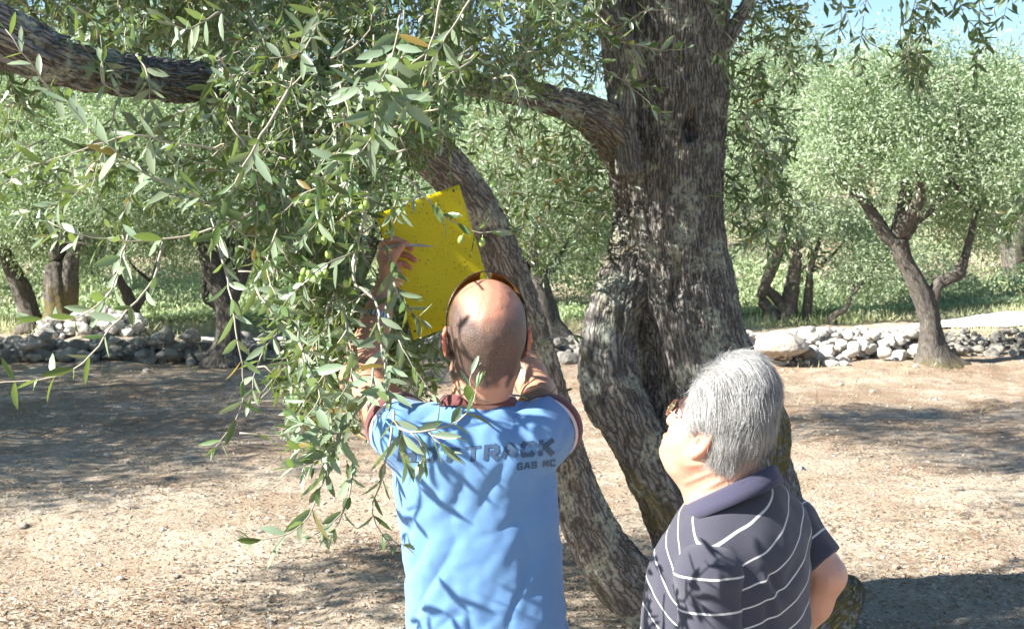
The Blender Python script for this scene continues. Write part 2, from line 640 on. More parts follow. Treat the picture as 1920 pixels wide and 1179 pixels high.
# ------------------------------------------------------------------ ground, road
def gz(x, y):
    x, y = np.broadcast_arrays(np.asarray(x, float), np.asarray(y, float))
    p = np.stack([x, y, np.zeros_like(x)], -1)
    near = 1 - sstep(24, 32, y)
    z = near * (.055 * noise(p * (.55, .8, 1)) + .028 * noise(p * 2.1 + 5) + .013 * noise(p * 5.5 + 9))
    z = z + near * .006 * noise(p * 16 + 3)
    z = z + sstep(15.0, 17.0, y) * (1 - sstep(18, 20, y)) * .06
    z = z + sstep(2.2, 5.2, x) * sstep(16.5, 20, y) * .10 + sstep(5.0, 8.5, x) * sstep(18.5, 20.5, y) * .16
    z = z + .30 * np.exp(-((x + 5.6) / 1.0) ** 2 - ((y - 19.3) / 1.0) ** 2)
    hill = sstep(23.5, 60, y) * (1.0 + 2.4 * sstep(-4, 16, x)) + sstep(23.5, 40, y) * sstep(4, 12, x) * .9
    z = z + hill + sstep(24, 40, y) * .35 * noise(p * .22 + 2)
    return z

def graded(a, b, step, far_lo, far_hi, g=1.09):
    mid = list(np.arange(a, b, step))
    lo, s = [], step
    x = a
    while x > far_lo:
        s *= g; x -= s; lo.append(x)
    hi, s = [], step
    x = mid[-1]
    while x < far_hi:
        s *= g; x += s; hi.append(x)
    return np.array(lo[::-1] + mid + hi)

gx = graded(-8.5, 8.5, .045, -160, 160, 1.10)
gy = graded(5.6, 19.5, .04, -40, 260, 1.10)
GX, GY = np.meshgrid(gx, gy, indexing='ij')
GV = np.stack([GX, GY, gz(GX, GY)], -1).reshape(-1, 3)
i, j = np.meshgrid(np.arange(len(gx) - 1), np.arange(len(gy) - 1), indexing='ij')
n_ = len(gy)
GF = np.stack([i * n_ + j, (i + 1) * n_ + j, (i + 1) * n_ + j + 1, i * n_ + j + 1], -1).reshape(-1, 4)

m, nt, b = mat("dry_soil")
ob = coord(nt)
big = tex(nt, .9, 5, .6, ob)
med = tex(nt, 5, 6, .65, ob)
fin = tex(nt, 38, 6, .7, ob)
col = mix(nt, ramp(nt, med.outputs[0], [(.3, 0), (.7, 1)]), (.455, .372, .280), (.60, .515, .405))
col = mix(nt, ramp(nt, big.outputs[0], [(.43, 0), (.64, .6)]), col, (.30, .195, .115))
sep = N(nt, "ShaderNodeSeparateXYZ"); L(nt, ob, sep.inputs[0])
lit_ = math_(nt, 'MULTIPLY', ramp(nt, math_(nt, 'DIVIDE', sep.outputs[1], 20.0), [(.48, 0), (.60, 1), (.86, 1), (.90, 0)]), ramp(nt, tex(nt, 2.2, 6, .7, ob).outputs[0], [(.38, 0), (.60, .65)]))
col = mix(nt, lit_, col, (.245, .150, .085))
col = mix(nt, ramp(nt, fin.outputs[0], [(.36, .7), (.5, 0)]), col, (.20, .145, .10))
vo = tex(nt, 55, vec=ob, kind="voronoi")
col = mix(nt, ramp(nt, vo.outputs["Distance"], [(.10, .75), (.22, 0)]), col, (.62, .55, .46))
L(nt, col, b.inputs["Base Color"])
b.inputs["Roughness"].default_value = .95
b.inputs["Specular IOR Level"].default_value = .15
h = math_(nt, 'ADD', math_(nt, 'MULTIPLY', fin.outputs[0], .9), math_(nt, 'MULTIPLY', med.outputs[0], .7))
bump(nt, b, h, .035)
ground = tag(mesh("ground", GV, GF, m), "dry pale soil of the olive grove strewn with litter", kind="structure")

m, nt, b = mat("white_gravel")
col = mix(nt, tex(nt, 30, 5, .7, coord(nt)).outputs[0], (.60, .56, .50), (.82, .79, .74))
L(nt, col, b.inputs["Base Color"]); b.inputs["Roughness"].default_value = .95
rc = [P(300, 646, 20.6), P(900, 641, 20.7), P(1300, 640, 20.8), P(1480, 638, 20.9), P(1800, 632, 21.2), P(2000, 618, 21.6), P(2500, 600, 22.4)]
rc = bez(rc, 90)
RV = []
for w_ in np.linspace(-1.0, 1.0, 7):
    x, y = rc[:, 0], rc[:, 1] + w_ * (.20 + .75 * sstep(5.6, 7.6, rc[:, 0]))
    RV.append(np.stack([x, y, gz(x, y) + .03 + .015 * noise(np.stack([x * 3, y * 3, x * 0], -1))], -1))
RV = np.stack(RV, 1).reshape(-1, 3)
i, j = np.meshgrid(np.arange(89), np.arange(6), indexing='ij')
RF = np.stack([i * 7 + j, (i + 1) * 7 + j, (i + 1) * 7 + j + 1, i * 7 + j + 1], -1).reshape(-1, 4)
tag(mesh("road", RV, RF, m), "white gravel track behind the stone walls", kind="structure")

# ------------------------------------------------------------------ stones
def ico(sub=2):
    bm = bmesh.new()
    bmesh.ops.create_icosphere(bm, subdivisions=sub, radius=1)
    V = np.array([v.co[:] for v in bm.verts]); Fc = np.array([[v.index for v in f.verts] for f in bm.faces])
    bm.free()
    return V, Fc
ICO2, ICO1, ICO4 = ico(3), ico(1), ico(5)

def stone(rng, base=ICO2):
    """A broken stone of about unit size: a rounded lump cut by a few random planes."""
    V, Fc = base
    V = V * rng.uniform(.8, 1.15, 3)
    for _ in range(7):
        d = norm(rng.normal(size=3))
        c = rng.uniform(.48, .8)
        e = V @ d - c
        V = V - np.clip(e, 0, None)[:, None] * d * .88
    V = V * (1 + .09 * noise(V * 2.3 + rng.uniform(0, 50))[:, None])
    return V, Fc

def stone_mat(name, a, bcol, lich):
    m, nt, b = mat(name)
    ob = coord(nt)
    r = attr(nt, "rnd")
    col = mix(nt, r, a, bcol)
    col = mix(nt, ramp(nt, tex(nt, 14, 5, .65, ob).outputs[0], [(.35, .55), (.6, 0)]), col, tuple(c * .62 for c in a))
    col = mix(nt, ramp(nt, tex(nt, 7, 4, .6, ob).outputs[0], [(.55, 0), (.65, .6)]), col, lich)
    L(nt, col, b.inputs["Base Color"])
    b.inputs["Roughness"].default_value = .9
    bump(nt, b, tex(nt, 40, 6, .7, ob).outputs[0], .02)
    return m
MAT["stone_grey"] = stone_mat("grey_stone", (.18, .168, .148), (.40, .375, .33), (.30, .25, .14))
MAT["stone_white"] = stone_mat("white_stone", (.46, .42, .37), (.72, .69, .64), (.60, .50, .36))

def wall(name, label, px0, px1, Y0, Y1, n, hgt, mt, seed, smin_=.055, smax=.17, deep=.5):
    rng = np.random.default_rng(seed)
    g = Geo()
    for k in range(n):
        f = rng.random()
        px = px0 + (px1 - px0) * f
        Y = Y0 + (Y1 - Y0) * f
        hh = hgt * (.75 + .5 * noise(np.array([[px * .012 + seed, 0, 0]]))[0])
        lev = rng.random() ** 1.1
        r = (smin_ + (smax - smin_) * rng.random() ** 2.0) * (1.1 - .25 * lev)
        y = Y + rng.normal(0, deep * .35) * (1.1 - lev)
        x = (px - CX) / F * Y
        z = float(gz(x, y)) + hh * lev * .92 + r * .1
        V, Fc = stone(rng, ICO2 if r > .08 else ICO1)
        R = np.array(Matrix.Rotation(rng.uniform(0, 6.28), 3, 'Z') @ Matrix.Rotation(rng.normal(0, .35), 3, 'X'))
        V = (V * (1.25, 1.0, .78) * r) @ R.T + (x, y, z)
        g.add(V, Fc, rnd=rng.random())
    o = g.build(name, mt, None, False)
    return tag(o, label, "stone wall")
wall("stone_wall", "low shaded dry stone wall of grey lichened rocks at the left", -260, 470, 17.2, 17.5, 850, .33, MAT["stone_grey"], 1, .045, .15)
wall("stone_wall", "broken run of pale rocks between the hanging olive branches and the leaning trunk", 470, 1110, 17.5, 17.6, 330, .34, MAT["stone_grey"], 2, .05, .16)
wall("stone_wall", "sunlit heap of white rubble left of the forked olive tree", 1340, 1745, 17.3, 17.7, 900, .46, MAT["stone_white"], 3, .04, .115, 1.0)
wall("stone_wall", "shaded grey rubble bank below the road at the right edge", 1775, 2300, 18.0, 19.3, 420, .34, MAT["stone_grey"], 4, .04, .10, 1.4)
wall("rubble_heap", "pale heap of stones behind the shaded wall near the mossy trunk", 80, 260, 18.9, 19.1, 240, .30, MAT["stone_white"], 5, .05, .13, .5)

def lump(name, label, px, py, Y, rx, ry, rz, mt, seed, cat="rock", rot=0., group=None, base=ICO4):
    rng = np.random.default_rng(seed)
    V, Fc = stone(rng, base)
    V = V * (1 + .05 * fbm(V * 4 + seed, 3)[:, None])
    R = np.array(Matrix.Rotation(rot, 3, 'Y'))
    c = P(px, py, Y)
    o = mesh(name, (V * (rx, ry, rz)) @ R.T + c, Fc, mt, None, False, {"rnd": ('FLOAT', np.full(len(V), rng.random()))})
    return tag(o, label, cat, group)

m, nt, b = mat("boulder_stone")
ob = coord(nt)
col = mix(nt, ramp(nt, tex(nt, 6, 6, .65, ob).outputs[0], [(.3, 0), (.7, 1)]), (.40, .345, .28), (.56, .50, .43))
col = mix(nt, ramp(nt, tex(nt, 26, 5, .7, ob).outputs[0], [(.34, .6), (.46, 0)]), col, (.25, .21, .17))
L(nt, col, b.inputs["Base Color"]); b.inputs["Roughness"].default_value = .92
bump(nt, b, tex(nt, 22, 7, .7, ob).outputs[0], .03)
MAT["boulder"] = m
V, Fc = ICO4
V = V.copy()
V[:, 2] = np.where(V[:, 2] > 0, V[:, 2] * .78, V[:, 2] * .55)
V[:, 2] -= np.clip(V[:, 0], 0, 1) * np.clip(V[:, 2] + .1, 0, 1) * .25           # slopes down to the right
low = np.clip(-V[:, 2], 0, 1)
V[:, 0] += np.where(V[:, 0] > .1, -low * .9, low * .2)                            # undercut on the right
V[:, 1] += np.where(V[:, 1] < 0, low * .9, 0)
V *= (1 + .055 * fbm(V * 2.6, 4))[:, None]
c = P(1466, 653, 16.75)
tag(mesh("boulder", V * (.335, .28, .285) + c, Fc, MAT["boulder"]), "big smooth beige boulder in front of the white rubble", "boulder")
lump("rock", "dark rock wedged under the right end of the beige boulder", 1512, 664, 16.85, .13, .12, .10, MAT["stone_grey"], 11)
lump("rock", "large pale block lying on top of the shaded wall beside the left trunk", 357, 628, 17.2, .17, .13, .11, MAT["stone_grey"], 12, rot=.15)
lump("rock", "upright grey stone on the shaded wall next to the large pale block", 312, 628, 17.25, .09, .09, .12, MAT["stone_grey"], 13)
lump("rock", "flat bluish slab stone on the far left of the shaded wall", 60, 645, 17.0, .20, .12, .07, MAT["stone_grey"], 14, rot=-.2)
lump("rock", "round dark stone on the shaded wall beside the flat bluish slab", 88, 632, 17.0, .10, .10, .09, MAT["stone_grey"], 15)
lump("rock", "mossy brown stone at the foot of the shaded wall", 264, 664, 16.7, .075, .07, .06, MAT["stone_grey"], 16)

# gravel and litter
def scatter(n, rng, y0=6.0, y1=17.6, p=1.6):
    u = rng.random(n)
    y = (y0 ** (1 - p) + u * (y1 ** (1 - p) - y0 ** (1 - p))) ** (1 / (1 - p))
    x = (rng.random(n) * 2150 - 120 - CX) / F * y
    return x, y
rng = np.random.default_rng(21)
g = Geo()
protos = [stone(rng, ICO1) for _ in range(8)]
x, y = scatter(11000, rng)
zz = gz(x, y)
rr = .004 + .011 * rng.random(11000) ** 5 + .018 * (rng.random(11000) < .012) * rng.random(11000)
for k in range(11000):
    V, Fc = protos[k % 8]
    a = rng.uniform(0, 6.28)
    ca, sa = math.cos(a), math.sin(a)
    V = V * (rr[k] * 1.2, rr[k], rr[k] * .7)
    g.add(np.stack([V[:, 0] * ca - V[:, 1] * sa + x[k], V[:, 0] * sa + V[:, 1] * ca + y[k], V[:, 2] + zz[k] + rr[k] * .2], 1), Fc, rnd=rng.random())
tag(g.build("gravel", stone_mat("gravel_stone", (.36, .30, .24), (.66, .60, .52), (.5, .43, .34)), None, False), "small pale gravel scattered over the soil", kind="stuff")

lv = Leaves()
n = 64000
x, y = scatter(n, rng, p=1.5)
pz = noise(np.stack([x * .9, y * .9, x * 0 + 4], -1))
kp = rng.random(n) < .35 + 1.3 * np.clip(pz + .15, 0, .6)
x, y = x[kp], y[kp]; n = len(x)
a = rng.uniform(0, 6.283, n)
d = np.stack([np.cos(a), np.sin(a), rng.normal(0, .18, n)], 1)
up = np.stack([rng.normal(0, .35, n), rng.normal(0, .35, n), np.ones(n)], 1)
ln = rng.uniform(.018, .05, n)
lv.add(np.stack([x, y, gz(x, y) + .005 + rng.random(n) * .008], 1), d, up, ln, ln * .13, rng.normal(.05, .15, n), rng.random(n))
m, nt, b = mat("dry_leaf")
L(nt, ramp(nt, attr(nt, "rnd"), [(0, (.16, .085, .04)), (.35, (.26, .16, .085)), (.7, (.42, .33, .22)), (1, (.60, .54, .43))]), b.inputs["Base Color"])
b.inputs["Roughness"].default_value = .8
tag(lv.build("dry_leaves", m, None, True), "dry brown olive leaves lying on the soil", kind="stuff")
# loose stones one can count
sp = [(33, 985, 14), (230, 876, 7), (700, 905, 9), (480, 1000, 10), (500, 1170, 11), (415, 1172, 9), (1095, 700, 8), (1100, 1010, 10), (1508, 885, 9),
      (1480, 880, 7), (1760, 750, 7), (1560, 790, 6), (1700, 790, 6), (1640, 860, 6), (1810, 930, 8), (1860, 1000, 8), (1540, 800, 5), (205, 940, 8),
      (1690, 1020, 9), (1740, 1120, 12), (1850, 1150, 10), (130, 1120, 9), (320, 1090, 9), (610, 1085, 8), (1640, 735, 7), (1580, 720, 7), (1720, 700, 7), (1440, 690, 7), (80, 760, 7), (270, 705, 8)]
rng = np.random.default_rng(5)
V0 = [stone(rng, ICO2) for _ in range(3)]
protos = []
for k, (px, py, r) in enumerate(sp):
    Y = CAMH * F / (py - HZ)
    x = (px - CX) / F * Y
    rad = M(r, Y)
    if k < 3:
        V, Fc = V0[k]
        o = mesh("stone", V * (1, .9, .6), Fc, MAT["stone_white"], None, False, {"rnd": ('FLOAT', np.full(len(V), .3 + .3 * k))})
        protos.append(o)
    else:
        o = protos[k % 3].copy(); COL.objects.link(o)
    o.location = (x, Y, float(gz(x, Y)) + rad * .15)
    o.scale = (rad, rad, rad)
    o.rotation_euler = (0, 0, rng.uniform(0, 6))
    tag(o, "small pale stone lying loose on the dry soil", "stone", "loose stones on the soil")
# ------------------------------------------------------------------ olive trees behind
def crown_leaves(lv, ells, n, ll, rng, clump=.19, per=120, shell=.45, wr=.15):
    """Clumped leaves in ellipsoids (centre, radii)."""
    vol = np.array([np.prod(r) ** (2 / 3) for c, r in ells])
    vol /= vol.sum()
    for (c, r), f in zip(ells, vol):
        m_ = max(50, int(n * f))
        nc = max(3, m_ // per)
        d = norm(rng.normal(size=(nc, 3)))
        rad = (shell + (1 - shell) * rng.random(nc)) * (1 + .16 * rng.normal(size=nc))
        cc = np.asarray(c) + d * rad[:, None] * np.asarray(r)
        cs = clump * rng.uniform(.6, 1.6, nc)
        k = rng.integers(0, nc, m_)
        off = rng.normal(size=(m_, 3)) * (1, 1, .75) * cs[k][:, None] * .8
        sp = rng.random(m_) < .22                      # sprigs that stick out of the outline
        sdk = norm(rng.normal(size=(nc * 3, 3)) + np.repeat(d, 3, 0) * .9)
        j3 = k * 3 + rng.integers(0, 3, m_)
        off = np.where(sp[:, None], sdk[j3] * (rng.random(m_) * .55 + .1)[:, None] + rng.normal(size=(m_, 3)) * .02, off)
        pos = cc[k] + off
        dr = norm(norm(off) * .7 + d[k] * .4 + rng.normal(size=(m_, 3)) * .6 + (0, 0, -.15))
        up = norm(rng.normal(size=(m_, 3)) * .7 + d[k] * .3 + (-.45, -.25, .5))
        l = ll * rng.uniform(.7, 1.25, m_)
        lv.add(pos, dr, up, l, l * wr, rng.normal(.08, .12, m_), np.clip(.5 * rng.random(m_) + .5 * rng.random(nc)[k], 0, 1))

def bark_tube(path, k, step, seed, amp=.012, lump=.07, flute=.0, holes=(), roots=0.0):
    """Rugged trunk tube. path rows: x, y, z, r. Returns V, F, bark coords."""
    p = np.asarray(path, float)
    ln = np.linalg.norm(np.diff(p[:, :3], axis=0), axis=1).sum()
    n = max(8, int(ln / step))
    c4 = bez(p, n)
    c, r = c4[:, :3], np.maximum(c4[:, 3], .004)
    t, u, v = frames(c)
    th0 = math.atan2(v[n // 2, 1], u[n // 2, 1])
    th = th0 + np.linspace(0, 2 * math.pi, k + 1)
    s = np.linspace(0, ln, n)
    D = u[:, None] * np.cos(th)[None, :, None] + v[:, None] * np.sin(th)[None, :, None]
    cs = np.stack(np.broadcast_arrays(np.cos(th)[None], np.sin(th)[None], s[:, None]), -1)
    R = r[:, None] * (1 + lump * noise(cs * (.9, .9, 2.2) + seed) * 1.6 + lump * .6 * noise(cs * (2, 2, 5) + seed * 3))
    if flute:
        R = R * (1 + flute * noise(cs * (2.6, 2.6, .8) + seed * 7))
    if roots:
        R = R * (1 + roots * sstep(.35, 0, s)[:, None] * (.5 + 1.0 * np.abs(noise(cs * (2.2, 2.2, 0) + seed))))
    rm = r.mean()
    w = np.stack([cs[..., 0] * rm, cs[..., 1] * rm, cs[..., 2]], -1)
    q = w * (36, 36, 5.0) + 1.6 * np.stack([noise(w * 8 + seed), noise(w * 8 + 31 + seed), noise(w * 5 + 7)], -1)
    rid = 1 - np.abs(noise(q)) * 2.2
    rid2 = 1 - np.abs(noise(q * 2.3 + 9)) * 2.2
    R = R - amp * np.clip(rid, 0, 1) ** 3 - amp * .45 * np.clip(rid2, 0, 1) ** 3 + amp * .5 * noise(w * 30)
    V = c[:, None] + D * R[..., None]
    for (hx, hz_, rx, rz, dep, Yh) in holes:
        h = P(hx, hz_, Yh)
        e = ((V[..., 0] - h[0]) / M(rx, Yh)) ** 2 + ((V[..., 2] - h[2]) / M(rz, Yh)) ** 2
        e = e * (1 + .5 * noise(V * 22))
        front = D[..., 1] < .2
        V[..., 1] += np.where(front, dep * np.exp(-np.clip(e, 0, 30) ** 1.5) - dep * .16 * np.exp(-((np.sqrt(np.clip(e, 0, 99)) - 1.5) / .35) ** 2), 0)
    V[0] = c[0] + (V[0] - c[0]) * .15
    V[-1] = c[-1] + (V[-1] - c[-1]) * .15
    bk = np.stack([np.broadcast_to((th - th0)[None] * rm, R.shape), np.broadcast_to(s[:, None], R.shape), np.full(R.shape, seed * 1.0)], -1)
    i, j = np.meshgrid(np.arange(n - 1), np.arange(k), indexing='ij')
    kk = k + 1
    Fc = np.stack([i * kk + j, i * kk + j + 1, (i + 1) * kk + j + 1, (i + 1) * kk + j], -1).reshape(-1, 4)
    return V.reshape(-1, 3), Fc, bk.reshape(-1, 3)

def bark_mesh(name, tubes, mt, parent, mossf=None):
    V, Fc, B, n = [], [], [], 0
    for (a, f, k) in tubes:
        V.append(a); Fc.append(f + n); B.append(k); n += len(a)
    V, Fc, B = np.vstack(V), np.vstack(Fc), np.vstack(B)
    moss = np.zeros(len(V)) if mossf is None else mossf(V)
    return mesh(name, V, Fc, mt, parent, True, {"bark": ('FLOAT_VECTOR', B), "moss": ('FLOAT', moss)})

def px_path(rows, Y, dY=0.0):
    """rows (px, py, half width px[, depth]) to x, y, z, r."""
    out = []
    for k, q in enumerate(rows):
        y = q[3] if len(q) > 3 else Y + dY * k / max(1, len(rows) - 1)
        out.append((*P(q[0], q[1], y), M(q[2], y)))
    return out

def far_tree(label, Y, trunks, crowns, n, seed, moss=None, group="olive trees of the grove behind", ll=.062, roots=.5):
    rng = np.random.default_rng(seed)
    base = trunks[0][0]
    b = P(base[0], base[1], Y)
    t = thing("olive_tree", label, "olive tree", (b[0], Y, 0), group)
    tubes = []
    for k, rows in enumerate(trunks):
        tubes.append(bark_tube(px_path(rows, Y), 36 if k == 0 else 20, .035, seed + k, .010, .10, .12, roots=roots if k == 0 else 0))
    # limbs rising into the crown
    ell = []
    for (px, py, rx, ry, dy) in crowns:
        c = P(px, py, Y + dy)
        ell.append((c, (M(rx, Y), M((rx + ry) * .5, Y), M(ry, Y))))
    for rows in trunks:
        tip = np.array(px_path(rows[-1:], Y)[0])
        near = sorted(ell, key=lambda q: abs(q[0][0] - tip[0]) + 3 * max(0, tip[2] + .3 - q[0][2]))
        for k_ in range(2):
            c, r = near[k_ % len(near)]
            e = c + rng.normal(size=3) * r * .45
            mid = (tip[:3] + e) / 2 + rng.normal(size=3) * .18
            tubes.append(bark_tube([tip, (*mid, tip[3] * .6), (*e, .008)], 9, .06, seed + 9, .004, .08))
    bark_mesh("trunk", tubes, MAT["bark_far"], t, moss)
    lv = Leaves()
    crown_leaves(lv, ell, n, ll, rng)
    lv.build("crown", MAT["leaf_far"], t, True)
    return t

base_moss = lambda z0, z1, s=.9: (lambda V: s * sstep(z1, z0, V[:, 2]) * (noise(V * 6) > -.15))

far_tree("forked olive tree with curving dark trunk right of the white rubble", 16.8,
         [[(1758, 705, 50), (1752, 675, 37), (1747, 640, 25), (1743, 600, 21), (1731, 560, 20), (1715, 525, 17), (1696, 490, 16), (1687, 462, 18), (1683, 445, 17)],
          [(1746, 600, 12), (1750, 565, 11), (1757, 535, 11), (1778, 522, 12), (1798, 511, 12), (1808, 487, 9), (1818, 450, 7), (1830, 400, 5)],
          [(1686, 456, 14), (1666, 445, 13), (1650, 422, 12), (1629, 391, 10), (1612, 372, 9), (1594, 356, 9), (1573, 338, 8), (1555, 320, 6)],
          [(1684, 456, 14), (1702, 438, 11), (1718, 415, 9), (1747, 392, 8), (1759, 378, 8), (1779, 349, 7), (1786, 318, 6), (1800, 280, 4)]],
         [(1600, 225, 120, 110, .5), (1720, 200, 150, 110, .4), (1850, 260, 110, 110, .2), (1800, 360, 80, 60, .9), (1620, 300, 70, 45, .9), (1860, 410, 70, 50, .6), (1530, 300, 70, 60, .8), (1690, 130, 90, 50, .8), (1850, 150, 90, 60, .5), (1725, 330, 60, 45, -.3), (1545, 320, 70, 50, -.2), (1790, 440, 50, 30, .5), (1880, 330, 70, 70, -.2)],
         66000, 101, base_moss(.02, .22), roots=.5)
far_tree("olive tree with short pale trunk against the shaded wall at left", 17.0,
         [[(424, 690, 44), (424, 665, 30), (427, 640, 24), (427, 600, 23), (424, 565, 22), (412, 535, 20), (398, 500, 19), (388, 465, 17), (382, 430, 15)],
          [(428, 570, 16), (448, 530, 13), (462, 490, 12), (475, 440, 9)],
          [(420, 600, 9), (405, 575, 7), (380, 562, 5)]],
         [(300, 270, 190, 130, .2), (480, 260, 180, 130, .3), (400, 370, 170, 70, -.2), (220, 370, 110, 60, 0), (560, 380, 110, 80, .4), (380, 170, 140, 70, .6), (230, 70, 190, 100, .9), (470, 60, 180, 100, .9)],
         84000, 102, None)
far_tree("leaning bare olive trunk behind the far left end of the wall", 21.0,
         [[(62, 625, 26), (55, 590, 20), (45, 555, 18), (30, 520, 16), (15, 490, 14), (5, 450, 12)]],
         [(-40, 330, 150, 120, .3), (60, 250, 150, 120, .4), (20, 430, 110, 50, 0), (130, 400, 80, 60, .5)], 42000, 103, None)
far_tree("stout olive trunk with yellow moss behind the pale stone heap", 20.2,
         [[(112, 625, 40), (112, 600, 30), (112, 575, 27), (108, 545, 26), (106, 520, 22), (100, 490, 15)], [(122, 580, 24), (126, 540, 22), (130, 510, 18), (138, 470, 12)]],
         [(120, 330, 150, 130, .5), (230, 280, 120, 110, .6), (60, 400, 100, 60, .6), (200, 430, 90, 45, .4), (80, 130, 170, 110, .9)], 56000, 104, lambda V: 1.0 * sstep(1.0, .6, V[:, 2]) * (noise(V * 5 + 3) > -.3))
far_tree("slim dark olive trunk standing between mossy trunk and pale trunk", 21.5,
         [[(256, 625, 20), (250, 590, 14), (240, 555, 12), (226, 520, 10), (214, 480, 8)], [(248, 590, 8), (268, 560, 6), (285, 530, 4)]],
         [(260, 350, 140, 110, .5), (340, 430, 110, 60, .4), (200, 250, 120, 80, .8)], 36000, 105, None)
far_tree("olive tree half hidden by the leaning trunk near the picture middle", 21.0,
         [[(1040, 640, 30), (1034, 610, 22), (1026, 580, 20), (1016, 545, 18), (1008, 505, 15)], [(1000, 620, 15), (992, 580, 13), (985, 530, 10)]],
         [(960, 330, 170, 130, .4), (1090, 310, 150, 120, .5), (1020, 440, 150, 60, .2), (850, 380, 130, 90, .6), (1100, 430, 90, 70, .6)], 52000, 106, None)
far_tree("many stemmed olive tree behind the beige boulder", 22.5,
         [[(1482, 645, 22), (1482, 610, 18), (1480, 575, 17), (1484, 540, 15), (1490, 505, 12), (1496, 470, 9)],
          [(1504, 640, 11), (1512, 590, 10), (1516, 550, 9), (1518, 510, 6)],
          [(1470, 610, 12), (1448, 585, 11), (1425, 560, 10)],
          [(1474, 580, 10), (1452, 555, 10), (1430, 535, 8)]],
         [(1440, 250, 130, 140, .3), (1540, 200, 100, 130, .8), (1460, 400, 110, 60, -.2), (1380, 340, 110, 110, .3), (1560, 420, 80, 50, .3), (1450, 110, 90, 80, .5)], 56000, 107, None)
far_tree("small crooked olive with reddish bent trunk behind the white rubble", 22.0,
         [[(1582, 645, 13), (1575, 628, 10), (1566, 615, 9), (1558, 602, 9), (1566, 590, 7), (1585, 580, 5), (1596, 555, 4)]],
         [(1610, 500, 70, 45, .3), (1660, 460, 70, 45, .5)], 12000, 108, None)

# the trees further up the slope: three shapes, copied
def grove_tree(seed, h):
    rng = np.random.default_rng(seed)
    t = thing("olive_tree", "", "olive tree", (0, 0, 0), "olive trees far up the slope")
    tubes = []
    top = []
    for k in range(3):
        a = k * 2.1 + rng.random()
        e = np.array((math.cos(a) * .6, math.sin(a) * .6, h * .42))
        tubes.append(bark_tube([(0, 0, -.2, .24), (math.cos(a) * .08, math.sin(a) * .08, h * .14, .17), (*(e * (.5, .5, .62)), .12), (*e, .09), (*(e * (2, 2, 1.5)), .02)], 18, .05, seed + k, .01, .1, .12))
        top.append(e)
    bark_mesh("trunk", tubes, MAT["bark_far"], t)
    lv = Leaves()
    ells = [((0, 0, h * .66), (1.5, 1.5, h * .26))] + [((e[0] * 2.4, e[1] * 2.4, h * (.5 + .1 * k)), (1.0, 1.0, h * .2)) for k, e in enumerate(top)]
    crown_leaves(lv, ells, 42000, .075, rng, .2, 60)
    lv.build("crown", MAT["leaf_far"], t, True)
    return t
protos = [grove_tree(201, 3.6), grove_tree(202, 4.2), grove_tree(203, 3.9)]
fars = [(-90, 26), (170, 34), (430, 36), (650, 25.5), (760, 38), (930, 34), (1190, 27), (1330, 36), (1640, 35), (1780, 39), (1905, 27), (2050, 30), (-260, 31), (560, 42), (1080, 44), (300, 46), (1480, 47), (1700, 50), (1900, 49), (50, 44), (850, 50), (1260, 52), (-150, 50), (650, 56)]
rng = np.random.default_rng(77)
lab = ["olive tree rising behind the leaning bare trunk at the far left", "olive tree on the slope above the pale stone heap", "olive tree on the slope behind the short pale trunk", "olive tree hidden behind the hanging branches beside the yellow sheet",
       "far olive tree seen through the leaves above the yellow sheet", "olive tree up the slope behind the bald man's head", "olive tree just left of the upright trunk on the slope", "olive tree just right of the upright trunk on the slope",
       "olive tree up the slope behind the small crooked trunk", "far olive tree above the crown of the forked tree", "bright olive tree behind the right arm of the forked tree", "olive tree cut by the right picture edge on the slope"]
for k, (px, Y) in enumerate(fars):
    o = protos[k] if k < 3 else copy_tree(protos[k % 3])
    x = (px - CX) / F * Y
    o.location = (x, Y, float(gz(x, Y)) - .1)
    o.rotation_euler = (0, 0, rng.uniform(0, 6.28))
    s = rng.uniform(.9, 1.1) * (1.42 if px < 1000 else 1.28 if px < 1500 else 1.14)
    o.scale = (s, s, s)
    o["label"] = lab[k] if k < len(lab) else "distant grey green olive tree high on the slope, mostly hidden by nearer crowns"
# trees of the same grove outside the frame on the sunny side (their shade lies on the soil)
for k, (x, y, s) in enumerate([(-8.6, 10.2, 1.35), (-9.6, 13.6, 1.4)]):
    o = copy_tree(protos[k % 3])
    o.location = (x, y, 0); o.scale = (s, s, s); o.rotation_euler = (0, 0, k * 1.3)
    o["label"] = "olive tree outside the left picture edge shading the soil"
    o["group"] = "olive trees left of the picture"

# scrub on the slope
rng = np.random.default_rng(55)
lv = Leaves()
n = 230000
Y = 23.0 + 34 * rng.random(n) ** 2.0
x = (rng.random(n) * 2500 - 290 - CX) / F * Y
hgt = .15 + 1.35 * np.clip(noise(np.stack([x * .55, Y * .55, x * 0 + 1], -1)) + .35, 0, 1) * sstep(22.6, 26.5, Y)
z = gz(x, Y) + hgt * np.sqrt(rng.random(n)) * 1.05
d = norm(rng.normal(size=(n, 3)) * .8 + (0, 0, .6))
up = norm(rng.normal(size=(n, 3)) * .7 + (-.2, -.3, .6))
l = rng.uniform(.05, .13, n)
tone = np.clip(.5 + .9 * noise(np.stack([x * .4, Y * .4, x * 0 + 8], -1)) + rng.normal(0, .15, n), 0.06, 1)
lv.add(np.stack([x, Y, z], 1), d, up, l, l * .17, rng.normal(.05, .12, n), tone)
tag(lv.build("scrub", MAT["scrub"], None, True), "pale green scrub covering the slope behind the walls", kind="stuff")
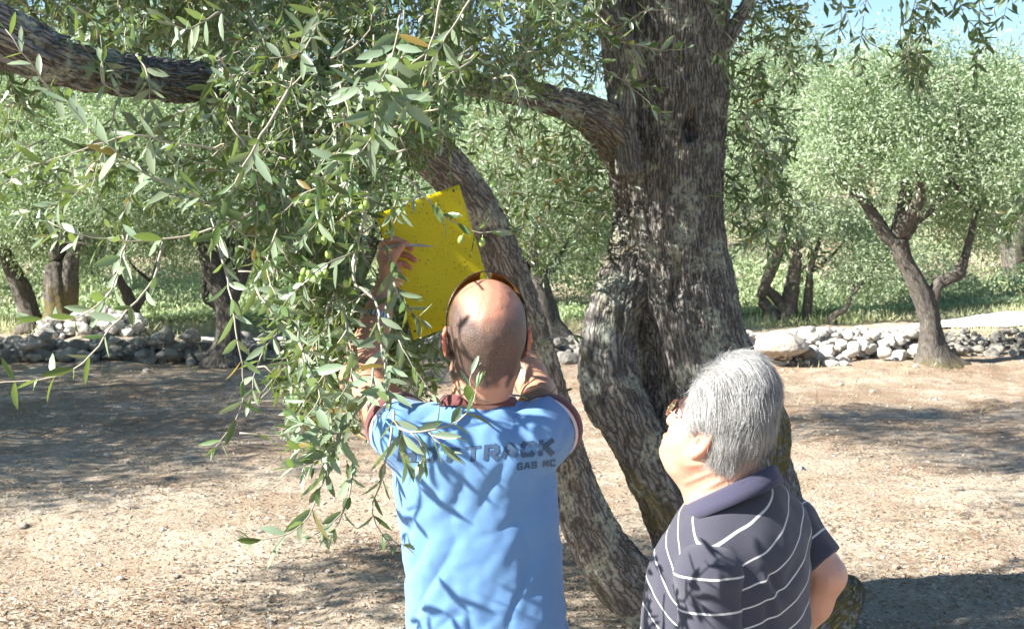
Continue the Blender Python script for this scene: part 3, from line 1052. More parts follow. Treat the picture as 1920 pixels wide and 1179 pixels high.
# dry grass tufts along the foot of the walls
lv = Leaves()
n = 2600
x, y = scatter(n, rng, 13, 17.5, 1.2)
keep = noise(np.stack([x * 1.2, y * 1.2, x * 0], -1)) > .25
x, y = x[keep], y[keep]; n = len(x)
d = norm(rng.normal(size=(n, 3)) * .45 + (0, 0, 1))
l = rng.uniform(.05, .16, n)
lv.add(np.stack([x, y, gz(x, y)], 1), d, rng.normal(size=(n, 3)), l, l * .02 + .001, .1, rng.random(n))
m, nt, b = mat("dry_grass")
L(nt, ramp(nt, attr(nt, "rnd"), [(0, (.30, .27, .10)), (1, (.50, .42, .24))]), b.inputs["Base Color"])
tag(lv.build("dry_grass", m, None, True), "thin dry grass at the foot of the walls", kind="stuff")

lv = Leaves()
n = 130000
Y = 18.8 + 8.5 * rng.random(n) ** .8
x = (rng.random(n) * 2500 - 290 - CX) / F * Y
road_y = np.interp(x, rc[:, 0], rc[:, 1])
keep = (Y > road_y + .9) | ((Y < road_y - 1.0) & (rng.random(n) < .25))
x, Y = x[keep], Y[keep]; n = len(x)
d = norm(rng.normal(size=(n, 3)) * .5 + (0, 0, 1))
l = rng.uniform(.07, .24, n) * (1 + .6 * noise(np.stack([x * .8, Y * .8, x * 0], -1)))
tone = np.clip(.5 + .8 * noise(np.stack([x * .5, Y * .5, x * 0 + 5], -1)) + rng.normal(0, .2, n), 0, 1)
lv.add(np.stack([x, Y, gz(x, Y)], 1), d, norm(rng.normal(size=(n, 3)) + (-.6, -.5, .2)), l, l * .010 + .0025, .15, tone)
m, nt, b = mat("meadow_grass")
L(nt, ramp(nt, attr(nt, "rnd"), [(0, (.28, .33, .15)), (.5, (.40, .42, .23)), (1, (.54, .49, .32))]), b.inputs["Base Color"])
b.inputs["Roughness"].default_value = .7
tag(lv.build("meadow_grass", m, None, True), "pale yellow green grass growing behind the walls", kind="stuff")
# ------------------------------------------------------------------ the big olive tree
TREE = thing("olive_tree", "big old olive tree with upright trunk, leaning trunk and hanging branches around the two men", "olive tree", (P(1290, 1180, 6.3)[0], 6.3, 0))
A = [(1400, 1215, 203), (1392, 1130, 177), (1380, 1040, 156), (1362, 940, 141), (1338, 830, 133), (1312, 720, 120), (1292, 640, 110), (1280, 560, 104), (1270, 470, 98), (1265, 380, 97), (1263, 290, 98), (1262, 200, 102), (1258, 110, 106), (1255, 20, 113), (1258, -90, 120), (1262, -220, 102), (1262, -360, 75)]
A = px_path(A, 6.3)
B = px_path([(1345, 1160, 85, 6.1), (1300, 1050, 59, 6.08), (1262, 960, 55, 6.06), (1222, 880, 54, 6.05), (1186, 800, 56, 6.05), (1152, 725, 56, 6.06), (1140, 660, 53, 6.08), (1148, 590, 51, 6.14), (1172, 520, 49, 6.24), (1184, 450, 42, 6.32), (1184, 380, 37, 6.34), (1176, 320, 39, 6.26), (1152, 265, 45, 6.12), (1118, 225, 42, 6.0), (1070, 200, 36, 5.88), (1010, 182, 31, 5.74), (930, 166, 26, 5.58), (850, 152, 22, 5.42), (760, 110, 19, 5.3), (680, 40, 16, 5.2), (600, -60, 13, 5.1)], 6.08, -.9)
C = px_path([(1330, 1185, 88, 6.15), (1215, 1118, 66, 6.1), (1148, 1062, 56, 6.0), (1102, 980, 50, 5.9), (1068, 890, 46, 5.8), (1040, 795, 43, 5.65), (1014, 700, 40, 5.5), (986, 605, 39, 5.35), (952, 510, 39, 5.2), (912, 425, 41, 5.05), (862, 345, 43, 4.9), (796, 278, 43, 4.7), (715, 228, 40, 4.45), (615, 198, 41, 4.15), (500, 176, 41, 3.85), (380, 157, 41, 3.55), (260, 144, 42, 3.3), (146, 122, 46, 3.1), (40, 86, 55, 2.9), (-90, 20, 64, 2.8), (-320, -120, 60, 2.9), (-700, -300, 50, 3.4)], 5)
holes = [(1290, 240, 12, 26, .09, 6.1), (1266, 525, 10, 45, .05, 6.1), (1288, 140, 8, 12, .03, 6.1)]
def trunk_moss(V):
    m_ = .55 * sstep(.75, .1, V[:, 2]) * (noise(V * 4) > -.25)
    left = sstep(P(1200, 450, 6.2)[0], P(1165, 450, 6.2)[0], V[:, 0]) * sstep(.95, 1.4, V[:, 2]) * sstep(2.05, 1.8, V[:, 2])
    return np.clip(m_ + left * .6, 0, 1)
rt = RNG
burls = [bark_tube(px_path([(1400, 1190, 80), (1500, 1165, 78), (1560, 1125, 66), (1592, 1098, 42), (1604, 1080, 16)], 6.0), 90, .012, 41, .016, .20),
        bark_tube(px_path([(1420, 900, 50), (1436, 840, 46), (1440, 790, 40), (1436, 745, 22)], 6.15), 60, .012, 42, .012, .2)]
bark_mesh("trunk", [bark_tube(A, 240, .0065, 31, .013, .045, .10, holes, .12)], MAT["bark"], TREE, trunk_moss)
bark_mesh("limb", [bark_tube(B, 120, .0085, 32, .013, .17, .12)], MAT["bark"], TREE, lambda V: .7 * sstep(1.1, .6, V[:, 2]) * (noise(V * 3 + 4) > -.05) + .35 * sstep(1.0, 1.3, V[:, 2]) * (noise(V * 6) > .2))
bark_mesh("limb", [bark_tube(C, 110, .008, 33, .010, .07, .12, [(1046, 935, 9, 22, .07, 5.7), (1033, 940, 5, 20, .05, 5.7)])], MAT["bark"], TREE, lambda V: .5 * sstep(.4, .1, V[:, 2]) * (noise(V * 4) > -.1))
for q in burls:
    bark_mesh("burl", [q], MAT["bark"], TREE, lambda V: .95 * (noise(V * 5 + 8) > -.3))
for rows, Y, k in [([(1182, 330, 24), (1170, 250, 26), (1162, 160, 27), (1152, 70, 28), (1128, -20, 26), (1090, -140, 22), (1040, -280, 18)], 6.05, 44),
                   ([(1205, 150, 14), (1180, 85, 14), (1150, 40, 13), (1118, 0, 13), (1060, -70, 11), (980, -150, 9)], 5.85, 24),
                   ([(1345, 110, 16), (1372, 62, 14), (1400, 10, 12), (1450, -60, 10), (1560, -130, 8), (1700, -150, 6)], 6.2, 24),
                   ([(990, 180, 17), (984, 120, 14), (988, 70, 13), (1000, 10, 13), (1010, -90, 11), (1000, -220, 8)], 5.75, 24),
                   ([(930, 160, 11), (945, 118, 9), (985, 104, 8), (1030, 92, 7), (1080, 60, 5)], 5.4, 16),
                   ([(470, 390, 12), (482, 360, 13), (490, 405, 10), (505, 440, 6)], 4.4, 16)]:
    bark_mesh("branch", [bark_tube(px_path(rows, Y), k, .012, 50 + k + int(rows[0][0]), .005, .12)], MAT["bark"], TREE)

# hanging branches, drawn one by one: (rows px, py, depth), leaf length, bare share, side twigs, leaf pair spacing
def hang(rows, ll=.06, bare=.0, sides=0., step=.026, seed=0, r0=.0026, olives=(), keep=.92, ang=50, more=()):
    rng = np.random.default_rng(seed + int(rows[0][0]) * 7 + int(rows[-1][1]))
    lv, st = Leaves(), Geo()
    spray(lv, st, [P(*r) for r in rows], rng, ll, step, bare, r0, .0008, True, ang, sides, keep=keep)
    for rr in more:
        spray(lv, st, [P(*r) for r in rr], rng, ll, step, .08, r0 * .6, .0008, True, ang, 0, keep=keep)
    o = st.build("hanging_branch", MAT["twig"], TREE)
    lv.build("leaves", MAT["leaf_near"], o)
    for q in olives:
        olive(P(*q), o, rng)
    return o
HB = [
 dict(rows=[(306, 452, 2.6), (290, 520, 2.55), (255, 565, 2.5), (218, 603, 2.5), (164, 672, 2.5), (100, 708, 2.52), (-10, 718, 2.55)], bare=.12, step=.036, ll=.055),
 dict(rows=[(240, 440, 2.7), (222, 510, 2.65), (195, 562, 2.6), (140, 597, 2.6), (62, 598, 2.6)], step=.03),
 dict(rows=[(470, 400, 2.6), (400, 428, 2.6), (320, 447, 2.6), (230, 452, 2.58), (130, 436, 2.55), (90, 415, 2.55)], step=.034, ll=.06),
 dict(rows=[(396, 400, 2.65), (404, 440, 2.6), (427, 526, 2.55), (443, 624, 2.5), (457, 700, 2.5), (452, 766, 2.5), (404, 838, 2.5)], bare=.2, step=.038, ll=.052),
 dict(rows=[(540, 170, 2.6), (500, 240, 2.55), (455, 312, 2.5), (430, 372, 2.5), (408, 440, 2.48)], bare=.35, r0=.0034, step=.028, ll=.062),
 dict(rows=[(380, 372, 2.7), (277, 328, 2.6), (219, 286, 2.5), (171, 246, 2.45), (122, 185, 2.4)], step=.03, ll=.066),
 dict(rows=[(420, 280, 2.8), (330, 270, 2.75), (240, 255, 2.7), (100, 300, 2.7), (0, 325, 2.7)], bare=.2, step=.04, ll=.05),
 dict(rows=[(110, 190, 2.6), (88, 160, 2.55), (40, 95, 2.5), (10, 55, 2.5)], step=.03, ll=.05),
 dict(rows=[(230, 180, 3.0), (190, 150, 2.9), (192, 110, 2.9), (188, 66, 2.9)], step=.03, ll=.05),
 dict(rows=[(750, 30, 2.75), (742, 80, 2.65), (722, 140, 2.6), (708, 160, 2.58)], bare=.35, step=.018, ll=.075, ang=60, more=[[(716, 150, 2.58), (690, 160, 2.55), (655, 165, 2.5)], [(716, 150, 2.58), (735, 180, 2.55), (770, 195, 2.5)], [(715, 150, 2.58), (712, 185, 2.55), (702, 215, 2.52)]]),
 dict(rows=[(830, -30, 2.6), (814, 60, 2.6), (793, 131, 2.6), (780, 165, 2.58)], bare=.7, r0=.003, step=.02, ll=.065),
 dict(rows=[(900, -30, 2.7), (850, 50, 2.65), (812, 110, 2.6), (796, 138, 2.6)], bare=.45, r0=.003, step=.03),
 dict(rows=[(709, 190, 2.6), (704, 238, 2.55), (690, 270, 2.5), (668, 290, 2.5), (632, 302, 2.48)], bare=.1, step=.022, ll=.07),
 dict(rows=[(622, 210, 3.05), (630, 260, 3.00), (634, 340, 3.00), (648, 420, 2.95)], bare=.2, step=.03),
 dict(rows=[(660, 320, 3.00), (644, 350, 2.95), (608, 402, 2.90), (562, 452, 2.85)], step=.024, ll=.055, olives=[(584, 366, 2.86), (683, 370, 2.86), (677, 378, 2.86), (596, 434, 2.86), (605, 438, 2.88), (616, 462, 2.86)]),
 dict(rows=[(690, 462, 3.03), (664, 472, 2.98), (628, 488, 2.93), (593, 509, 2.88), (548, 550, 2.83), (530, 575, 2.83)], step=.028, ll=.058, r0=.003, olives=[(566, 508, 2.84), (576, 500, 2.83), (585, 506, 2.84), (597, 509, 2.86), (604, 503, 2.88), (613, 500, 2.88), (572, 496, 2.86), (645, 520, 2.94)]),
 dict(rows=[(690, 360, 3.00), (676, 430, 2.97), (668, 480, 2.95), (662, 527, 2.94), (684, 545, 2.92), (706, 569, 2.89), (711, 612, 2.84), (720, 674, 2.72), (729, 755, 2.50)], bare=.45, r0=.0045, step=.034, ll=.055),
 dict(rows=[(738, 770, 2.45), (745, 800, 2.42), (776, 810, 2.4), (824, 803, 2.4), (860, 788, 2.4), (886, 760, 2.4), (893, 728, 2.4)], bare=.05, step=.028, ll=.062, r0=.003, more=[[(884, 765, 2.4), (880, 735, 2.4), (884, 700, 2.4)], [(800, 806, 2.4), (822, 830, 2.39), (842, 848, 2.38)], [(752, 806, 2.42), (748, 840, 2.4), (762, 868, 2.4)], [(770, 810, 2.4), (790, 835, 2.4), (792, 862, 2.4)]]),
 dict(rows=[(735, 800, 2.46), (726, 855, 2.45), (710, 915, 2.45), (697, 953, 2.45), (708, 988, 2.45), (732, 1022, 2.45)], bare=.05, step=.034, ll=.05, more=[[(722, 1010, 2.45), (738, 1015, 2.45), (758, 1022, 2.45)]]),
 dict(rows=[(722, 570, 2.95), (735, 610, 2.9), (752, 648, 2.85), (782, 700, 2.85), (812, 740, 2.85)], bare=.2, step=.034, ll=.05, r0=.003),
 dict(rows=[(640, 800, 2.5), (630, 840, 2.48), (614, 880, 2.45), (594, 930, 2.42), (576, 971, 2.4), (535, 1002, 2.38), (470, 1012, 2.36)], bare=.1, step=.036, ll=.062),
 dict(rows=[(662, 850, 2.5), (659, 896, 2.48), (645, 959, 2.45), (622, 1000, 2.42)], bare=.1, step=.03, ll=.048, more=[[(647, 950, 2.45), (620, 985, 2.42), (585, 1005, 2.4)]]),
 dict(rows=[(668, 770, 2.55), (651, 800, 2.5), (622, 847, 2.45), (585, 868, 2.42), (545, 876, 2.4)], step=.020, ll=.055, more=[[(640, 815, 2.5), (600, 800, 2.45), (560, 790, 2.42)], [(620, 845, 2.45), (590, 838, 2.42), (548, 842, 2.4)]]),
 dict(rows=[(560, 640, 2.6), (585, 700, 2.55), (600, 745, 2.5), (575, 780, 2.48), (560, 800, 2.46)], step=.028, ll=.06),
 dict(rows=[(700, 690, 2.6), (690, 740, 2.55), (660, 760, 2.52), (648, 775, 2.5)], step=.026, ll=.062),
 dict(rows=[(640, 560, 2.90), (655, 640, 2.85), (662, 700, 2.83), (640, 740, 2.80)], step=.03, ll=.06),
 dict(rows=[(730, 480, 2.95), (740, 520, 2.92), (744, 548, 2.9), (770, 560, 2.9)], step=.022, ll=.06),
 dict(rows=[(738, 530, 2.9), (750, 562, 2.88), (772, 585, 2.86), (790, 600, 2.86)], bare=.1, step=.018, ll=.055),
 dict(rows=[(756, 330, 2.95), (780, 350, 2.95), (827, 398, 2.95), (882, 432, 2.95), (921, 436, 2.95), (960, 434, 2.95)], bare=.15, step=.036, ll=.055, keep=.8, olives=[(818, 380, 2.94), (870, 436, 2.94), (905, 440, 2.94)]),
 dict(rows=[(745, 350, 2.95), (740, 385, 2.92), (732, 412, 2.9)], step=.02, ll=.05),
 dict(rows=[(790, 365, 2.95), (770, 375, 2.93), (745, 405, 2.9), (735, 425, 2.9)], step=.024, ll=.042),
 dict(rows=[(940, 740, 2.95), (985, 742, 2.95), (1030, 745, 2.95), (1056, 735, 2.95)], bare=.1, step=.05, ll=.045, olives=[(1006, 665, 3.2)]),
 dict(rows=[(975, 690, 3.3), (1010, 650, 3.3), (1045, 625, 3.3), (1075, 628, 3.3)], step=.05, ll=.05),
 dict(rows=[(1085, 30, 4.0), (1145, 72, 4.0), (1195, 85, 4.0), (1240, 95, 4.0), (1285, 92, 4.0)], bare=.1, step=.03, ll=.06, more=[[(1190, 84, 4.0), (1185, 120, 4.0), (1165, 165, 4.0)]]),
 dict(rows=[(1080, 75, 4.0), (1110, 110, 4.0), (1165, 150, 4.0), (1235, 165, 4.0)], bare=.2, step=.034, ll=.058, more=[[(1165, 150, 4.0), (1195, 175, 4.0), (1240, 215, 4.0)]]),
 dict(rows=[(600, 20, 2.9), (585, 70, 2.85), (560, 100, 2.8), (505, 110, 2.75)], step=.022, ll=.062, more=[[(560, 100, 2.8), (570, 70, 2.78), (600, 40, 2.75)]]),
 dict(rows=[(420, 20, 2.9), (380, 40, 2.85), (350, 55, 2.8), (310, 40, 2.75)], step=.024, ll=.062),
 dict(rows=[(620, 110, 2.8), (660, 90, 2.8), (690, 60, 2.8), (700, 10, 2.8)], step=.024, ll=.06),
 dict(rows=[(480, 540, 2.90), (520, 610, 2.85), (505, 640, 2.80), (480, 690, 2.78), (470, 745, 2.75)], step=.03, ll=.058),
 dict(rows=[(520, 430, 2.95), (500, 500, 2.90), (520, 560, 2.85), (545, 600, 2.85)], step=.026, ll=.06),
]
for k, q in enumerate(HB):
    hang(seed=300 + k, **q)
# dark sprays hanging from the branch over the sky at the upper right
rng = np.random.default_rng(61)
for k, (px, py, ln, Y) in enumerate([(1590, -60, 150, 5.0), (1640, -70, 200, 5.0), (1690, -60, 260, 5.2), (1730, -60, 220, 5.0), (1765, -60, 200, 5.1), (1800, -70, 180, 5.0), (1690, 30, 150, 5.2), (1745, 40, 140, 5.1), (1850, -60, 190, 5.2), (1615, 60, 60, 5.3), (1540, -60, 90, 5.0), (1900, -60, 100, 5.2), (1490, -40, 130, 5.6), (1700, -40, 110, 5.4), (1780, -20, 90, 5.3)]):
    dx = rng.normal(0, 40)
    rows = [(px, py, Y), (px + dx * .2 - 8, py + ln * .35, Y), (px + dx * .6, py + ln * .7, Y), (px + dx, py + ln, Y)]
    hang(rows, .058, .25, .35, .032, 500 + k, .0026, keep=.8)
for k, rows in enumerate([[(1390, 210, 5.6), (1420, 300, 5.6), (1436, 380, 5.6), (1440, 470, 5.6)], [(1400, 230, 5.5), (1450, 330, 5.5), (1470, 420, 5.5), (1478, 480, 5.5)],
                          [(1430, 330, 5.5), (1490, 400, 5.5), (1505, 450, 5.5), (1530, 497, 5.5)], [(1370, 150, 5.7), (1400, 200, 5.7), (1420, 260, 5.7), (1460, 300, 5.7)],
                          [(1940, 380, 5), (1910, 410, 5), (1885, 440, 5), (1870, 450, 5)], [(1960, 260, 5), (1935, 330, 5), (1905, 380, 5), (1890, 400, 5)],
                          [(1360, 60, 5.9), (1400, 110, 5.9), (1430, 160, 5.9), (1420, 220, 5.9)], [(1400, 20, 5.9), (1450, 60, 5.9), (1480, 120, 5.9), (1500, 150, 5.9)]]):
    hang(rows, .058, .1, .5, .028, 600 + k, .003, keep=.9)

# the leafy mass of the crown: sprays scattered through its volume
def region(n, poly, Y0, Y1, rng, lv, st, ll=.051, lenpx=(70, 190), dirs=((-.5, .8), (.5, .8)), sides=.25, step=.026, bare=.08):
    poly = np.array(poly, float)
    lo, hi = poly.min(0), poly.max(0)
    def inside(p):
        c = False
        for a, b in zip(poly, np.roll(poly, -1, 0)):
            if (a[1] > p[1]) != (b[1] > p[1]) and p[0] < (b[0] - a[0]) * (p[1] - a[1]) / (b[1] - a[1]) + a[0]:
                c = not c
        return c
    k = 0
    while k < n:
        e = lo + rng.random(2) * (hi - lo)
        if not inside(e): continue
        k += 1
        Y = rng.uniform(Y0, Y1)
        d = np.array(dirs[rng.integers(len(dirs))]) + rng.normal(0, .45, 2)
        d = norm(d) * rng.uniform(*lenpx) * 3.5 / Y
        s = e - d
        dy = rng.normal(0, .12)
        pts = [P(*s, Y + dy), P(*(s + d * .35 + rng.normal(0, 9, 2) - (0, 12)), Y + dy * .6), P(*(s + d * .7 + rng.normal(0, 6, 2) - (0, 6)), Y + dy * .3), P(*e, Y)]
        spray(lv, st, pts, rng, ll * rng.uniform(.8, 1.1), step, bare, .0024, .0008, True, 50, sides)
def crown_part(regs, seed):
    rng = np.random.default_rng(seed)
    lv, st = Leaves(), Geo()
    for r in regs:
        region(rng=rng, lv=lv, st=st, **r)
    o = st.build("crown", MAT["twig"], TREE)
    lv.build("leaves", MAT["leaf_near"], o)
crown_part([
    dict(n=400, poly=[(300, -60), (1150, -60), (1150, 60), (1060, 170), (980, 200), (880, 200), (840, 250), (800, 330), (560, 330), (440, 250), (330, 120)], Y0=3.4, Y1=5.6),
    dict(n=75, poly=[(470, 160), (820, 180), (740, 300), (680, 360), (500, 420)], Y0=2.95, Y1=3.9),
    dict(n=85, poly=[(-40, -60), (420, -60), (420, 150), (200, 130), (-40, 20)], Y0=3.6, Y1=5.0),
    dict(n=22, poly=[(-40, 170), (420, 220), (440, 420), (120, 520), (-40, 420)], Y0=3.0, Y1=4.2, dirs=((-.8, .5), (-.3, .9))),
    dict(n=100, poly=[(480, 330), (680, 330), (672, 420), (655, 480), (645, 600), (635, 720), (665, 790), (610, 860), (545, 800), (560, 650), (470, 520)], Y0=2.92, Y1=3.6, ll=.052, dirs=((0, 1), (-.4, .9), (.3, .9))),
    dict(n=60, poly=[(560, 600), (700, 600), (800, 640), (830, 740), (700, 760), (560, 760)], Y0=3.3, Y1=3.9, dirs=((0, 1), (.4, .9))),
    dict(n=75, poly=[(880, 230), (1120, 290), (1130, 470), (1050, 540), (960, 500), (900, 360)], Y0=5.7, Y1=6.6, dirs=((-.5, .8), (.2, 1), (.6, .7))),
    dict(n=34, poly=[(1030, -40), (1190, -40), (1190, 250), (1060, 180)], Y0=6.5, Y1=7.6),
    dict(n=17, poly=[(20, 90), (480, 130), (480, 270), (20, 230)], Y0=3.02, Y1=3.25, lenpx=(60, 130)),
    dict(n=60, poly=[(1350, 20), (1520, 30), (1500, 250), (1480, 420), (1390, 470), (1365, 300)], Y0=6.0, Y1=7.0, dirs=((.5, .8), (.2, 1), (.8, .4))),
], 71)
# the upper crown above the picture: it throws the dappled shade on trunk and soil
rng = np.random.default_rng(72)
lv = Leaves()
ells = [((.6, 6.6, 4.4), (1.5, 1.5, .8)), ((-.7, 5.8, 3.75), (1.0, .9, .45)), ((-.4, 5.0, 3.2), (.8, .7, .4)), ((1.9, 6.8, 3.9), (1.1, 1.1, .6)), ((-2.6, 4.6, 3.1), (.9, .7, .4)), ((-3.4, 4.5, 3.2), (.8, .7, .35)),
        ((.2, 7.6, 3.9), (1.2, .9, .6)), ((2.6, 6.2, 3.4), (.7, .7, .35)), ((-1.6, 8.6, 4.3), (1.2, 1.1, .5)), ((-2.6, 10.2, 4.4), (1.2, 1.2, .5)), ((.2, 9.6, 4.5), (1.3, 1.2, .5)), ((-4.6, 5.6, 3.2), (1.0, .9, .45)), ((-.6, 7.2, 3.6), (.9, .9, .4)), ((-1.9, 4.1, 3.3), (.9, .5, .35)), ((-2.9, 4.0, 3.8), (.8, .5, .35)), ((-.8, 10.8, 4.6), (1.2, 1.0, .4)), ((1.0, 11.2, 4.7), (1.2, 1.0, .4)), ((.4, 4.5, 3.6), (.9, .5, .3)), ((1.5, 4.9, 3.7), (.8, .5, .3)), ((-1.2, 3.75, 3.15), (.7, .35, .22)), ((-1.0, 4.6, 3.15), (.8, .6, .25)), ((-1.9, 3.3, 3.0), (.6, .3, .2))]
crown_leaves(lv, ells, 104000, .07, rng, .17, 90, .35, .2)
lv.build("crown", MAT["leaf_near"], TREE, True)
# ------------------------------------------------------------------ materials of the people
def skin_mat(name, base, red, stub):
    m, nt, b = mat(name)
    ob = coord(nt)
    col = mix(nt, ramp(nt, tex(nt, 18, 4, .6, ob).outputs[0], [(.35, 0), (.65, .55)]), base, red)
    col = mix(nt, attr(nt, "red"), col, (red[0] * .95, red[1] * .62, red[2] * .55))
    sp = ramp(nt, tex(nt, 520, 2, .7, ob).outputs[0], [(.40, 1), (.64, .72)])
    col = mix(nt, math_(nt, 'MULTIPLY', attr(nt, "stub"), sp), col, stub)
    L(nt, col, b.inputs["Base Color"])
    b.inputs["Roughness"].default_value = .40
    b.inputs["Subsurface Weight"].default_value = .22
    b.inputs["Subsurface Radius"].default_value = (.012, .004, .002)
    b.inputs["Subsurface Scale"].default_value = 1.0
    bump(nt, b, math_(nt, 'ADD', tex(nt, 260, 3, .6, ob).outputs[0], math_(nt, 'MULTIPLY', attr(nt, "stub"), tex(nt, 800, 2, .7, ob).outputs[0])), .0011)
    return m
MAT["skin"] = skin_mat("tanned_skin", (.47, .255, .165), (.50, .225, .15), (.040, .033, .030))
MAT["skin_old"] = skin_mat("fair_skin", (.56, .32, .225), (.58, .27, .19), (.30, .25, .22))

def cloth_mat(name, c, weave=1400, rough=.85, extra=None):
    m, nt, b = mat(name)
    ob = coord(nt)
    n1 = tex(nt, weave, 2, .6, ob).outputs[0]
    col = mix(nt, ramp(nt, n1, [(.3, 0), (.7, .35)]), c, tuple(min(1, q * 1.5 + .02) for q in c))
    col = mix(nt, ramp(nt, tex(nt, 9, 4, .6, ob).outputs[0], [(.35, 0), (.7, .25)]), col, tuple(q * .8 for q in c))
    if extra: col = extra(nt, col)
    L(nt, col, b.inputs["Base Color"])
    b.inputs["Roughness"].default_value = rough
    b.inputs["Sheen Weight"].default_value = .25
    b.inputs["Specular IOR Level"].default_value = .15
    bump(nt, b, n1, .0012, .6)
    return m
MAT["blue"] = cloth_mat("blue_jersey", (.115, .24, .45))
MAT["maroon"] = cloth_mat("maroon_rib", (.125, .040, .040))
MAT["piping"] = cloth_mat("pale_piping", (.60, .52, .50))
MAT["print"] = cloth_mat("dark_print", (.042, .080, .145))
def stripes(period, width):
    def f(nt, col):
        s = math_(nt, 'FRACT', math_(nt, 'DIVIDE', attr(nt, "st"), period))
        d = math_(nt, 'ABSOLUTE', math_(nt, 'SUBTRACT', s, .5))
        return mix(nt, ramp(nt, d, [(width / period / 2 * .75, 1), (width / period / 2 * 1.25, 0)]), col, (.52, .51, .49))
    return f
MAT["navy"] = cloth_mat("navy_striped_jersey", (.046, .046, .064), 1300, .9, stripes(.052, .0041))
MAT["navy_sleeve"] = cloth_mat("navy_striped_sleeve", (.046, .046, .064), 1300, .9, stripes(.066, .0041))
MAT["navy_plain"] = cloth_mat("navy_collar_rib", (.043, .042, .074), 1300, .9)
MAT["denim"] = cloth_mat("dark_trousers", (.06, .07, .10), 700)
MAT["khaki"] = cloth_mat("khaki_trousers", (.24, .20, .14), 700)
m, nt, b = mat("shoe_leather"); b.inputs["Base Color"].default_value = (.06, .045, .035, 1); b.inputs["Roughness"].default_value = .5
MAT["shoe"] = m
m, nt, b = mat("eye"); b.inputs["Base Color"].default_value = (.7, .68, .64, 1); b.inputs["Roughness"].default_value = .1
MAT["eye"] = m

class Frame:
    def __init__(s, O, yaw, tilt, sc=1.0):
        a, t = math.radians(yaw), math.radians(tilt)
        s.O = np.asarray(O, float); s.sc = sc
        s.r = np.array((math.cos(a), math.sin(a), 0))
        f0, z = np.array((-math.sin(a), math.cos(a), 0)), np.array((0, 0, 1.0))
        s.f = f0 * math.cos(t) + z * math.sin(t)
        s.u = -f0 * math.sin(t) + z * math.cos(t)
        s.R = np.stack([s.r, s.f, s.u])
    def w(s, *p):
        p = np.asarray(p if len(p) > 1 else p[0], float)
        return s.O + (p * s.sc) @ s.R
    def loc(s, V):
        return (V - s.O) @ s.R.T / s.sc

def head_prims(H, crown=(.075, .094, .086), ccen=(0, -.008, .045), jowl=.0, occ=-.048, cf=1.0, nose=.119, es=1.0):
    w, R, q = H.w, H.R, H.sc
    rc = lambda a, b, ra, rb, k=.02, sub=False: RC(w(a), w(b), ra * q, rb * q, k, sub)
    el = lambda c, r, k=.02, sub=False: EL(w(c), np.array(r) * q, k, R, sub)
    P_ = [el(ccen, crown), el((0, occ, .014), (.066, .056, .062), .03),
          el((0, .042, -.035), (.060, .052, .075 * cf), .025),
          rc((-.048, .005, -.055 * cf), (-.012, .074, -.098 * cf), .022 * cf, .022 * cf, .03), rc((.048, .005, -.055 * cf), (.012, .074, -.098 * cf), .022 * cf, .022 * cf, .03),
          rc((0, .080, -.103 * cf), (0, .085, -.103 * cf), .019, .019, .015),
          rc((-.038, .082, .026), (.038, .082, .026), .014, .014, .02),
          el((-.042, .060, -.024), (.026, .030, .026), .02), el((.042, .060, -.024), (.026, .030, .026), .02),
          el((-.031, .100, .008), (.017, .012, .010), .014, True), el((.031, .100, .008), (.017, .012, .010), .014, True),
          rc((0, .093, .018), (0, nose, -.027), .009, .0140, .012), rc((-.010, .106, -.030), (.010, .106, -.030), .0085, .0085, .008),
          el((0, .099, -.061), (.024, .0105, .0065), .006), el((0, .097, -.072), (.021, .0105, .0075), .006),
          el((0, .109, -.0665), (.022, .004, .0012), .003, True)]
    if jowl:
        P_ += [el((0, .036, -.092), (.040, .034, .024), .03), el((-.044, .040, -.050), (.018, .030, .022), .025), el((.044, .040, -.050), (.018, .030, .022), .025)]
    for s in (-1, 1):
        bk = np.array((s * .50, -.86, 0))
        c0 = np.array((s * .0735, .004, -.004))
        e = lambda p, z, o=0: c0 + bk * p * es + np.array((0, 0, z * es)) + np.array((s * .86, .50, 0)) * o * es
        rim = [(-.012, .010), (-.012, .021), (-.003, .031), (.010, .032), (.019, .023), (.020, .008), (.015, -.008), (.007, -.020)]
        nrm = np.array((s * .86, .50, 0)) @ R
        A2 = np.stack([bk @ R, np.array((0, 0, 1.0)) @ R, nrm])
        P_.append(EL(w(e(.003, .004, -.002)), np.array((.018, .028, .0055)) * q * es, .006, A2))
        P_.append(rc(e(-.006, 0, -.010), e(.004, .002, -.006), .014, .012, .008))
        for (p0, z0), (p1, z1) in zip(rim, rim[1:]):
            P_.append(rc(e(p0, z0, .003), e(p1, z1, .003), .0040, .0040, .004))
        P_.append(rc(e(.005, -.021, .002), e(-.003, -.029, .001), .0062, .0068, .006))
        P_.append(EL(w(e(.002, -.001, .007)), np.array((.010, .014, .008)) * q * es, .005, A2, True))
        P_.append(rc(e(-.010, -.006, .004), e(-.009, .001, .004), .0045, .004, .004))
    return P_

def chain(pts, k=.02, fr=None):
    return [RC(a[:3], b[:3], a[3], b[3], k, False, fr) for a, b in zip(pts, pts[1:])]

def pt(px, py, Y, r):
    return (*P(px, py, Y), r)

def part(name, prims, h, lo, hi, mt, parent, rl=1, disp=None, attrs=None):
    V, Q = surface(prims, h, lo, hi)
    V = relax(V, Q, rl)
    if disp is not None:
        V = V + vnormals(V, Q) * disp(V, vnormals(V, Q))[:, None]
    at = {k: ('FLOAT', f(V)) for k, f in (attrs or {}).items()}
    return mesh(name, V, Q, mt, parent, True, at), V, Q

